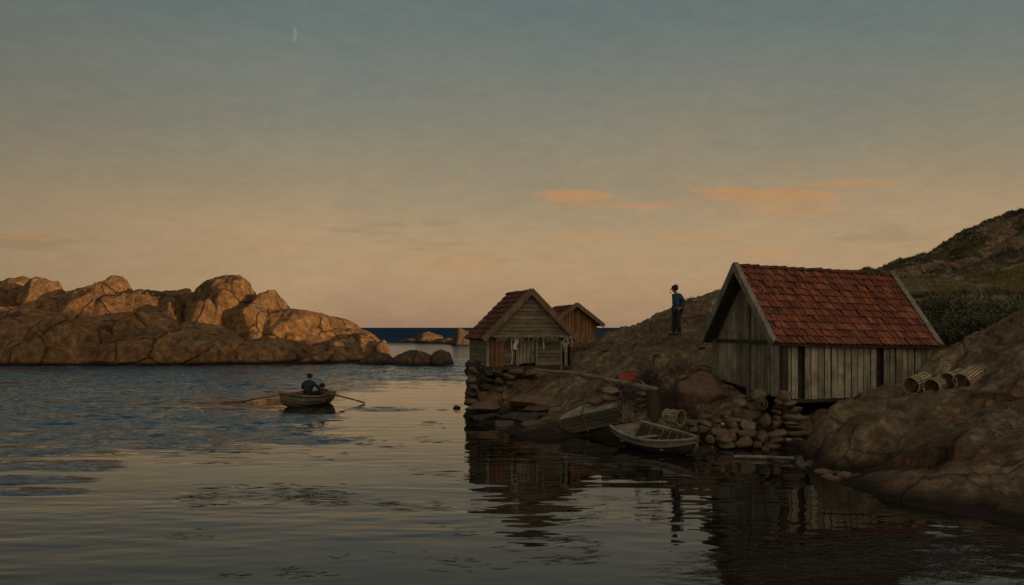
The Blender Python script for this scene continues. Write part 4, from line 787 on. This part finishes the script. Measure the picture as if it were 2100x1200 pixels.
# skiff moored at the landing: bow towards lower right
bow = P(1433, 903, 22.5); stn = P(1285, 873, 25.3); dv = stn-bow; yaw = math.atan2(dv.y, dv.x); Lb = Vector((dv.x, dv.y)).length
sk, G = boat('skiff', 'pale green-grey wooden skiff moored empty at the stony landing', 'rowing boat', Lb, 1.28, .42, 'boatwood', 'boatin', (bow.x, bow.y, -.13), yaw, R(-2.6), R(-5), transom=.72, thw=(.30, .78), sheer=.10, dark=True)
# rowing boat
bw = P(577, 838, 36.2); sn = P(670, 826, 38.9); dv = sn-bw; yawr = math.atan2(dv.y, dv.x); Lr = Vector((dv.x, dv.y)).length+.15
rb, G = boat('rowing_boat', 'brownish rowing boat with two people crossing the calm bay', 'rowing boat', Lr, 1.3, .46, 'boatbrown', 'boatin', (bw.x-.05, bw.y, -.09), yawr, 0, 0, transom=.6, thw=(.42, .62, .86), sheer=.13)
Rm = Matrix.Rotation(yawr, 3, 'Z'); rl = Vector(rb.location)
def rbp(x, y, z): return rl+Rm @ Vector((x, y, z))

# fish chest
ch = empty('fish_chest', P(1205, 880, 27.3), 'boat-shaped wooden fish chest tilted on the rocks beside the skiff', 'fish chest')
a0 = P(1146, 859, 27.0); a1 = P(1266, 832, 26.7); ax = (a1-a0); al = ax.length; ax.normalize(); dp = Vector((.12, 1, .30)).normalized(); nn = ax.cross(dp).normalized(); nn = nn if nn.z > 0 else -nn
def cpt(s, w, h): return a0+ax*(s*al)+dp*w-nn*h
prof = [(0, 0.02), (.15, .35), (.35, .62), (.6, .78), (1, .8)]
mb = MB(); k = len(prof); V = [cpt(s, 0, 0) for s, w in prof]+[cpt(s, w, 0) for s, w in prof]; V += [q-nn*.035 for q in V]; n2 = 2*k
mb.add(V, [(i, i+1, k+i+1, k+i) for i in range(k-1)]+[(n2+i, n2+k+i, n2+k+i+1, n2+i+1) for i in range(k-1)]+[(i, n2+i, n2+i+1, i+1) for i in range(k-1)]+[(k-1, n2+k-1, n2+2*k-1, 2*k-1)], .95); mb.build('lid', M['boatwood'], ch)
mb = MB(); hs = [(0, .115), (.13, .245), (.26, .375), (.39, .49)]
for b0, b1 in hs:
    for side in (0, 1):
        if side and b0 > .3: pass
        for i in range(k-1):
            s0, w0 = prof[i]; s1, w1 = prof[i+1]; c0 = cpt(s0, w0*side+(-.02 if not side else .0)+.12*b0*(1-2*side), b0+.036); c1 = cpt(s1, w1*side+(-.02 if not side else 0)+.12*b0*(1-2*side), b0+.036); d0 = c0-nn*(b1-b0); d1 = c1-nn*(b1-b0); th_ = dp*.03
            mb.hexa([c0, c1, c1+th_, c0+th_, d0, d1, d1+th_, d0+th_], .10+.05*int(b0*7))
mb.build('side_planks', M['boatwood'], ch)
mb = MB(); mb.hexa([cpt(1, 0, .03), cpt(1, .8, .03), cpt(1.01, .8, .03), cpt(1.01, 0, .03), cpt(1, .1, .5), cpt(1, .7, .5), cpt(1.01, .7, .5), cpt(1.01, .1, .5)], .3); mb.build('end_board', M['boatwood'], ch)
for s in (.0, .40):
    mb = MB(); mb.beam(cpt(s+.005, -.05, -.03), cpt(s+.015, .03, .58), .05, .03, .4, up=dp); mb.build('strap', M['trim_warm'], ch)
mb = MB(); mb.beam(cpt(.4, -.05, -.02), cpt(.41, .66, -.02), .05, .03, .5); mb.build('strap', M['trim_warm'], ch)

# ------------------------------------------------------------------ people
def skinned(name, verts, edges, m, parent, sub=1):
    """verts: list of (Vector, radius)"""
    me = bpy.data.meshes.new(name); off = world_loc(parent) if parent else Vector(); me.from_pydata([v-off for v, r in verts], edges, []); o = bpy.data.objects.new(name, me); COL.objects.link(o); o.parent = parent
    md = o.modifiers.new('Skin', 'SKIN'); md.use_smooth_shade = True
    if not me.skin_vertices: raise RuntimeError('no skin layer')
    for i, (v, r) in enumerate(verts): rr = r if isinstance(r, tuple) else (r, r); me.skin_vertices[0].data[i].radius = rr; me.skin_vertices[0].data[i].use_root = (i == 0)
    s = o.modifiers.new('Sub', 'SUBSURF'); s.levels = sub; s.render_levels = sub; me.materials.append(m); return o
def figure(root, J, coat, trous, hatkind='brim', pipe=False, coatlab=None, fwd=None, side=None, beard=False):
    """J: dict of joints in world space; a continuous body, clothes as children"""
    V = []; E = []; ix = {}
    def add(k, r, par=None, p=None):
        ix[k] = len(V); V.append((J[k] if p is None else p, r))
        if par: E.append((ix[par], ix[k]))
    add('hip', .115); add('waist', .11, 'hip'); add('chest', .135, 'waist'); add('neck', .055, 'chest'); add('chin', .058, 'neck', J['head']-up3*.07); add('head', .088, 'chin'); add('crown', .072, 'head', J['head']+up3*.085)
    add('nose', .018, 'head', J['head']+fwd*.105-up3*.01)
    for s in ('L', 'R'):
        add('sh'+s, .062, 'chest'); add('el'+s, .042, 'sh'+s); add('wr'+s, .027, 'el'+s)
        w = J['wr'+s]; d = (J['ha'+s]-w).normalized(); add('palm'+s, (.036, .02), 'wr'+s, w+d*.06); sd = d.cross(up3 if abs(d.z) < .8 else fwd).normalized(); curl = J.get('curl'+s, -up3)
        for k in range(4):
            b = w+d*.09+sd*(k-1.5)*.019; add('f%s%d' % (s, k), .009, 'palm'+s, b); l = [.034, .04, .038, .03][k]; add('g%s%d' % (s, k), .008, 'f%s%d' % (s, k), b+d*l*.7+curl*l*.6); add('h%s%d' % (s, k), .0065, 'g%s%d' % (s, k), b+d*l*.6+curl*l*1.5)
        add('t'+s, .011, 'palm'+s, w+d*.05-sd*.036); add('t2'+s, .008, 't'+s, w+d*.085-sd*.042+curl*.025)
        add('th'+s, .085, 'hip'); add('kn'+s, .055, 'th'+s); add('an'+s, .036, 'kn'+s); add('to'+s, .03, 'an'+s)
    body = skinned('body', V, E, M['skin'], root)
    for s in (-1, 1):                 # ears and eyes
        mb = MB(); q = J['head']+side*s*.09; mb.tube([q-up3*.03, q, q+up3*.03], [.008, .016, .01], 6); mb.build('ear', M['skin'], root, smooth=True)
        mb = MB(); q = J['head']+fwd*.082+side*s*.033+up3*.012; mb.tube([q-side*.01, q, q+side*.01], [.004, .009, .004], 6); mb.build('eye', M['boot'], root)
    mb = MB(); q = J['head']+fwd*.083-up3*.055; mb.tube([q-side*.02, q, q+side*.02], .005, 5); mb.build('mouth', M['brown'], root)
    # hair
    V2, Q2 = lump((0, 0, 0), (.095, .105, .09), 5, nu=16, nv=9, planes=0, amp=.1); mb = MB(); c = J['head']+up3*.035-fwd*.022; mb.add([c+Vector(v) for v in V2], Q2.tolist()); mb.build('hair', M['hair'], root, smooth=True)
    # coat
    C2 = []; E2 = []; jx = {}
    def ad2(k, p, r, par=None):
        jx[k] = len(C2); C2.append((p, r))
        if par: E2.append((jx[par], jx[k]))
    ad2('c', J['chest'], .185); ad2('w', J['waist'], .175, 'c'); ad2('h', J['hip'].lerp(J['waist'], .15), .155, 'w'); ad2('n', J['neck']+(J['neck']-J['chest'])*.05, .072, 'c')
    for s in ('L', 'R'): ad2('s'+s, J['sh'+s], .095, 'c'); ad2('e'+s, J['el'+s], .072, 's'+s); ad2('r'+s, J['wr'+s].lerp(J['el'+s], .08), .045, 'e'+s)
    skinned('jacket', C2, E2, M[coat], root)
    T = []; E3 = []; kx = {}
    def ad3(k, p, r, par=None):
        kx[k] = len(T); T.append((p, r))
        if par: E3.append((kx[par], kx[k]))
    ad3('h', J['hip'], .142)
    for s in ('L', 'R'): ad3('t'+s, J['th'+s], .118, 'h'); ad3('k'+s, J['kn'+s], .092, 't'+s); ad3('a'+s, J['an'+s].lerp(J['kn'+s], .05), .078, 'k'+s)
    skinned('trousers', T, E3, M[trous], root)
    for s in ('L', 'R'):
        a = J['an'+s]; t = J['to'+s]; mb = MB(); mb.tube([a-(t-a)*.35-up3*.03, a-up3*.02+(t-a)*.1, a.lerp(t, .6)+up3*.005, t+(t-a)*.25-up3*.01], [.04, .055, .048, .03], 8); mb.build('boot', M['boot'], root, smooth=True)
    hd = J['head']+up3*.06
    if hatkind == 'brim':
        mb = MB(); tl = (fwd*.0+up3).normalized(); V3 = []
        prof = [(.150, .0), (.152, .012), (.10, .018), (.098, .075), (.085, .105), (.04, .118), (0.001, .112)]
        for k in range(16):
            a = 2*math.pi*k/16
            for r_, z_ in prof: V3.append(hd+fwd*(math.cos(a)*r_*1.12+.015)+side*math.sin(a)*r_*.95+up3*(z_-fwd.dot(fwd)*0-.14*math.cos(a)*r_*1.2))
        mb.grid(V3, 16, len(prof), closeu=True); h = mb.build('hat', M['hat'], root, smooth=True); md = h.modifiers.new('s', 'SOLIDIFY'); md.thickness = .008
    elif hatkind == 'cap':
        V3, Q3 = lump((0, 0, 0), (.11, .115, .085), 8, nu=16, nv=9, planes=0, amp=.05); mb = MB(); mb.add([hd-up3*.015+Vector(v) for v in V3], Q3.tolist()); mb.tube([hd+fwd*.08, hd+fwd*.15-up3*.02], [.06, .04], 8, flat=.25); mb.build('cap', M['hat'], root, smooth=True)
    if pipe:
        m_ = J['head']+fwd*.10-up3*.05; mb = MB(); mb.tube([m_, m_+fwd*.07-up3*.012], .006, 5); mb.tube([m_+fwd*.075-up3*.03, m_+fwd*.075+up3*.02], [.016, .018], 7); mb.build('pipe', M['darkwood'], root)
    if beard:
        mb = MB(); q = J['head']-up3*.095+fwd*.055; mb.tube([q+up3*.03, q, q-up3*.04], [.05, .045, .015], 8); mb.build('beard', M['hair'], root, smooth=True)
    return body
# standing man, facing left
gm = P(1388, 684, 34.0); gz = ground(gm.x, gm.y); b0 = Vector((gm.x, gm.y, max(gz, gm.z-.12)-.01)); f = Vector((-.95, -.3, 0)).normalized(); sd = Vector((.3, -.95, 0)).normalized()
# sd points towards the viewer
def sp(x, y, z): return b0+f*x+sd*y+up3*z
k = 1.0
man = empty('person', b0, 'man in blue jacket and brimmed hat standing on the rock smoking a pipe', 'person')
J = dict(hip=sp(-.02, 0, .92), waist=sp(0, 0, 1.08), chest=sp(-.01, 0, 1.30), neck=sp(.02, 0, 1.48), head=sp(.075, 0, 1.61),
         shL=sp(-.03, .185, 1.40), elL=sp(-.2, .26, 1.13), wrL=sp(-.04, .22, .97), haL=sp(.06, .18, .90), shR=sp(-.01, -.185, 1.40), elR=sp(-.06, -.25, 1.12), wrR=sp(.10, -.2, .95), haR=sp(.16, -.17, .86),
         thL=sp(-.02, .09, .86), knL=sp(.0, .10, .48), anL=sp(-.06, .10, .09), toL=sp(.09, .12, .04), thR=sp(.0, -.09, .86), knR=sp(.05, -.10, .48), anR=sp(.05, -.11, .09), toR=sp(.2, -.13, .04))
figure(man, J, 'blue', 'trouser', 'brim', True, fwd=(f-up3*.25).normalized(), side=sd)
# rower, back to the bow
def person_in_boat(x, yo, lb, coat, hat, lean, s, arms, beard=False, facing=1, seat=.40):
    base = rbp(x, yo, 0); f = (Rm @ Vector((facing, 0, 0))); sd = Rm @ Vector((0, 1, 0)); o = empty('person', base+up3*seat, lb, 'person')
    def q(a, b, z): return base+up3*(seat-.0)+f*a*s+sd*b*s+up3*z*s
    J = dict(hip=q(0, 0, .10), waist=q(lean*.2, 0, .26), chest=q(lean*.55, 0, .46), neck=q(lean*.85, 0, .63), head=q(lean*.98+.02, 0, .77), shL=q(lean*.7, .19, .54), shR=q(lean*.7, -.19, .54),
             thL=q(.06, .10, .08), thR=q(.06, -.10, .08), knL=q(.45, .13, .16), knR=q(.45, -.13, .16), anL=q(.62, .12, -.22), anR=q(.62, -.12, -.22), toL=q(.75, .13, -.23), toR=q(.75, -.13, -.23))
    for n_, sg in (('L', 1), ('R', -1)):
        e, w, h = arms; J['el'+n_] = q(e[0], sg*e[1], e[2]); J['wr'+n_] = q(w[0], sg*w[1], w[2]); J['ha'+n_] = q(h[0], sg*h[1], h[2])
    figure(o, J, coat, 'trouser', hat, False, fwd=f, side=sd, beard=beard); return J, q
Jr, qr_ = person_in_boat(1.80, .04, 'rower in a dark blue coat bending over the oars of the rowing boat', 'navy', 'cap', .12, 1.0, ((.18, .40, .34), (.38, .27, .26), (.46, .22, .25)))
person_in_boat(Lr*.84, -.20, 'passenger in a brown coat hunched in the stern of the rowing boat', 'brown', 'cap', .2, .8, ((.16, .24, .30), (.36, .12, .22), (.42, .08, .21)), facing=-1, seat=.16)
for sg, nm in ((1, 'far'), (-1, 'near')):
    h = qr_(.44, sg*.20, .27); lock = rbp(2.15, sg*.64, .56); tipd = (lock-h).normalized(); tip = PW(748, 828) if sg < 0 else PW(497, 826)
    # row from hand over the gunwale to the blade on the water
    if sg > 0: tip = PW(497, 825)
    lock = rbp(2.08, sg*.62, .55)
    blade0 = lock.lerp(tip, .72); blade0.z = lock.z+(0.06-lock.z)*.72; tip = Vector((tip.x, tip.y, .03))
    orr = empty('oar', lock, 'oar', 'oar', 'oars of the rowing boat'); mb = MB(); mb.tube([h, lock, blade0], [.03, .034, .03], 6, .2); mb.build('shaft', M['trim_warm'], orr)
    mb = MB(); mb.tube([blade0, blade0.lerp(tip, .4), tip], [.03, .075, .06], 6, .2, flat=.5); mb.build('blade', M['trim_warm'], orr)
    orr['tipx'] = tip.x; orr['label'] = 'oar reaching out to the right of the rowing boat' if tip.x > lock.x else 'oar reaching out to the left of the rowing boat'; del orr['tipx']

# ------------------------------------------------------------------ vegetation
def foliage(mb, c, a, n, leaf, seed, tone=(0, 1), spiky=.5):
    rs = random.Random(seed)
    for k in range(n):
        d = Vector((rs.gauss(0, 1), rs.gauss(0, 1), rs.gauss(0, 1))).normalized(); r = rs.uniform(.35, 1.0)**.5; r *= 1+.25*math.sin(d.x*5+seed)*math.cos(d.y*4+d.z*3)
        p = Vector((c[0]+d.x*a[0]*r, c[1]+d.y*a[1]*r, c[2]+d.z*a[2]*r)); u = (d+Vector((rs.uniform(-.7, .7), rs.uniform(-.7, .7), rs.uniform(-.2, 1.2)))).normalized(); s = u.cross(Vector((rs.gauss(0, 1), rs.gauss(0, 1), rs.gauss(0, 1)))).normalized(); l = leaf*rs.uniform(.6, 1.4)
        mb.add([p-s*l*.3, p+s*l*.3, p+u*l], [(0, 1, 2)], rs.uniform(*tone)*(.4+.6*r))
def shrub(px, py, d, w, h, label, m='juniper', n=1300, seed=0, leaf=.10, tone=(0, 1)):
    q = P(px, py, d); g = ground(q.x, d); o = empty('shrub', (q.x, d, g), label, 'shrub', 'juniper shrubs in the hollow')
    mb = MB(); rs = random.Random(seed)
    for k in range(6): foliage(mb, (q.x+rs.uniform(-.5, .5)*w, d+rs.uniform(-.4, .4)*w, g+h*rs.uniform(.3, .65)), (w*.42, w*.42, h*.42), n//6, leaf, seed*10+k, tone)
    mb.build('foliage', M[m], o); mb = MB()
    for k in range(5): mb.tube([(q.x, d, g-.1), (q.x+rs.uniform(-.2, .2)*w, d+rs.uniform(-.2, .2)*w, g+h*.35), (q.x+rs.uniform(-.45, .45)*w, d+rs.uniform(-.3, .3)*w, g+h*.7)], [.05, .03, .012], 5)
    mb.build('stem', M['bark'], o)
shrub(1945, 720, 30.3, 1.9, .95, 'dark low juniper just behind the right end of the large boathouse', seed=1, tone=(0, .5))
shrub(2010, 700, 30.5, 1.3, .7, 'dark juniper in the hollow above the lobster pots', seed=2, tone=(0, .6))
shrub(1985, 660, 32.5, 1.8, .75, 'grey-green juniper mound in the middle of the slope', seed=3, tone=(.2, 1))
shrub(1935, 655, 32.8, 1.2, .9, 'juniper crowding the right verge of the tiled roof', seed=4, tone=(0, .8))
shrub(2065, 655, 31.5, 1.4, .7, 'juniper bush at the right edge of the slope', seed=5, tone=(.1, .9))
def cover(name, m, n, area, tone, leaf, label, test=None, seed=0, w=.12):
    rs = np.random.RandomState(seed); pts = []
    (x0, y0), (x1, y1) = area; X = rs.uniform(x0, x1, n); Y = rs.uniform(y0, y1, n); keep = test(X, Y) if test else np.ones(n, bool); X = X[keep]; Y = Y[keep]; Z = terr(X, Y); kk = Z > .7; X, Y, Z = X[kk], Y[kk], Z[kk]; n = len(X)
    V = np.empty((n, 3, 3)); a = rs.uniform(0, 6.28, n); l = leaf*rs.uniform(.5, 1.4, n); ww = l*w; V[:, 0] = np.stack([X-np.cos(a)*ww, Y-np.sin(a)*ww, Z-.03], 1); V[:, 1] = np.stack([X+np.cos(a)*ww, Y+np.sin(a)*ww, Z-.03], 1)
    V[:, 2] = np.stack([X+rs.normal(0, .45, n)*l, Y+rs.normal(0, .45, n)*l, Z+l*rs.uniform(.5, 1, n)], 1)
    o = npmesh(name, V.reshape(-1, 3), np.arange(n*3).reshape(-1, 3), M[m], smooth=False); at = o.data.attributes.new('tone', 'FLOAT', 'FACE'); at.data.foreach_set('value', np.clip(tone[0]+(tone[1]-tone[0])*(.5+.9*nz2(X, Y, 1.3, seed+50)+rs.uniform(-.3, .3, n)), 0, 1).astype(np.float32)[:len(o.data.polygons)]); tag(o, label, name.replace('_', ' '), kind='stuff'); return o
def pxy(X, Y): return 1050+X/Y*F
def pyy(X, Y): return HZ+(EYE-terr(X, Y))/Y*F
def nz2(X, Y, s, k): return fbm(np.stack([X*s, Y*s, X*0], 1), 3, k)
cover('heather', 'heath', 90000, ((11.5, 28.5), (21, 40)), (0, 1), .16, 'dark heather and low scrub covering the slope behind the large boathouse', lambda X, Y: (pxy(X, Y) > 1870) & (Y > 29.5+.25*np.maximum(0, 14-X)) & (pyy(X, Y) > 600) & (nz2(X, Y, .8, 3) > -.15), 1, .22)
cover('heather', 'heath', 200000, ((14, 41), (30, 53.5)), (0, .4), .09, 'dark heather added over the crest of the far hill to stand in for its shade', lambda X, Y: (pxy(X, Y) > 1700) & (pyy(X, Y) < 575) & (nz2(X, Y, .9, 17) > .02-.002*np.maximum(0, 575-pyy(X, Y))), 4, .25)  # dark tufts added so the hill reads as shaded
cover('grass', 'grass', 70000, ((13, 35.5), (24, 45)), (.2, 1), .15, 'yellow-green grass band on the slope below the hill', lambda X, Y: (pxy(X, Y) > 1800) & (pyy(X, Y) > 568+(pxy(X, Y)-1880)*-.06) & (pyy(X, Y) < 640) & (nz2(X, Y, .8, 7) > -.02+np.maximum(0, pyy(X, Y)-600)*.006), 2, .09)
cover('dry_grass', 'heath', 30000, ((2, 28.5), (14, 41)), (.1, .8), .10, 'thin dry grass in the clefts of the rock below the standing man', lambda X, Y: (nz2(X, Y, .7, 13) > .12) & (pxy(X, Y) < 1520), 3, .10)

# floating weed
def weeds(name, label, specs, m, seed):
    rs = random.Random(seed); mb = MB()
    for (cx, cy, wx, wy, n, L_) in specs:
        for k in range(max(4, int(n*(.42 if n < 500 else 1)))):
            x, y = rs.gauss(cx, wx), rs.gauss(cy, wy)
            if y < 760: continue
            q = PW(x, y)
            a = rs.gauss(.1, .35); l = L_*rs.uniform(.15, 1.0); d = Vector((math.cos(a), math.sin(a), 0)); s = Vector((-d.y, d.x, 0)); b = rs.uniform(-.35, .35)*l; w = rs.uniform(.003, .010)*min(2, q.y/16)
            mb.tube([Vector((*(q-d*l+s*b)[:2], .0)), Vector((*(q-d*l*.3-s*b*.4)[:2], .006)), Vector((*(q+d*l*.4-s*b*.2)[:2], .006)), Vector((*(q+d*l+s*b*.8)[:2], .0))], [w*.3, w, w*1.2, w*.3], 4, rs.random(), flat=.35)
    return tag(mb.build(name, M[m], base=False), label, 'seaweed', kind='stuff')
sw = []
for t in [i/13 for i in range(14)]:    # the curling weed line
    sw.append((1085+170*t-60*max(0, t-.7)*3, 1095+55*t**2*1.0+8*math.sin(t*7), 14, 3, 9, .22))
sw += [(1100, 1125, 40, 12, 40, .25), (1180, 1148, 50, 5, 30, .2)]
weeds('seaweed', 'dark curling seaweed afloat below the pier reflection', sw, 'weed', 1)
weeds('seaweed', 'long raft of dark seaweed afloat in the middle of the bay', [(430, 1022, 40, 9, 60, .3), (560, 1010, 60, 9, 60, .3), (600, 1000, 50, 5, 40, .3), (650, 1020, 60, 8, 90, .32), (700, 1030, 60, 6, 50, .3), (820, 1035, 40, 5, 30, .28), (390, 1038, 30, 4, 25, .28)], 'weed', 2)
weeds('seagrass', 'pale blades of seagrass floating within the seaweed raft', [(450, 1020, 40, 9, 25, .3), (650, 1015, 60, 9, 40, .3), (1180, 1060, 60, 15, 50, .28), (1130, 1030, 40, 8, 25, .28), (1160, 960, 15, 4, 20, .3)], 'weedlight', 3)
weeds('seaweed', 'scattered dark weed tufts afloat along the bottom of the view', [(1465, 1140, 18, 5, 160, .12), (590, 1172, 22, 6, 50, .12), (640, 1178, 25, 4, 30, .12), (480, 1180, 30, 4, 20, .14), (390, 1098, 22, 5, 30, .16), (900, 1150, 60, 10, 20, .2), (1020, 1165, 60, 8, 20, .2), (720, 1140, 40, 6, 12, .2), (1560, 1180, 60, 10, 20, .15)], 'weed', 4)
weeds('seaweed', 'wide dark mat of kelp added over the roof reflection at the bottom right of the view', [(1640, 1165, 110, 22, 900, .26), (1800, 1150, 120, 26, 900, .26), (1960, 1150, 110, 24, 700, .26), (1850, 1110, 130, 14, 500, .2)], 'weed', 9)  # dense strands added to darken the red roof's reflection in the water
weeds('seaweed', 'small dark weed patches afloat between the rowing boat and the pier', [(740, 898, 40, 4, 30, .35), (860, 905, 50, 4, 25, .35), (600, 878, 12, 2, 12, .3), (800, 915, 40, 5, 20, .35), (920, 835, 20, 7, 14, .35), (900, 975, 50, 10, 40, .3), (900, 1040, 40, 6, 30, .3), (930, 1090, 30, 8, 40, .2), (700, 935, 50, 5, 16, .35), (330, 930, 60, 5, 20, .4), (500, 925, 60, 4, 20, .4), (1200, 1020, 60, 12, 50, .3), (1340, 1060, 50, 10, 40, .25), (880, 870, 50, 6, 16, .35)], 'weed', 5)
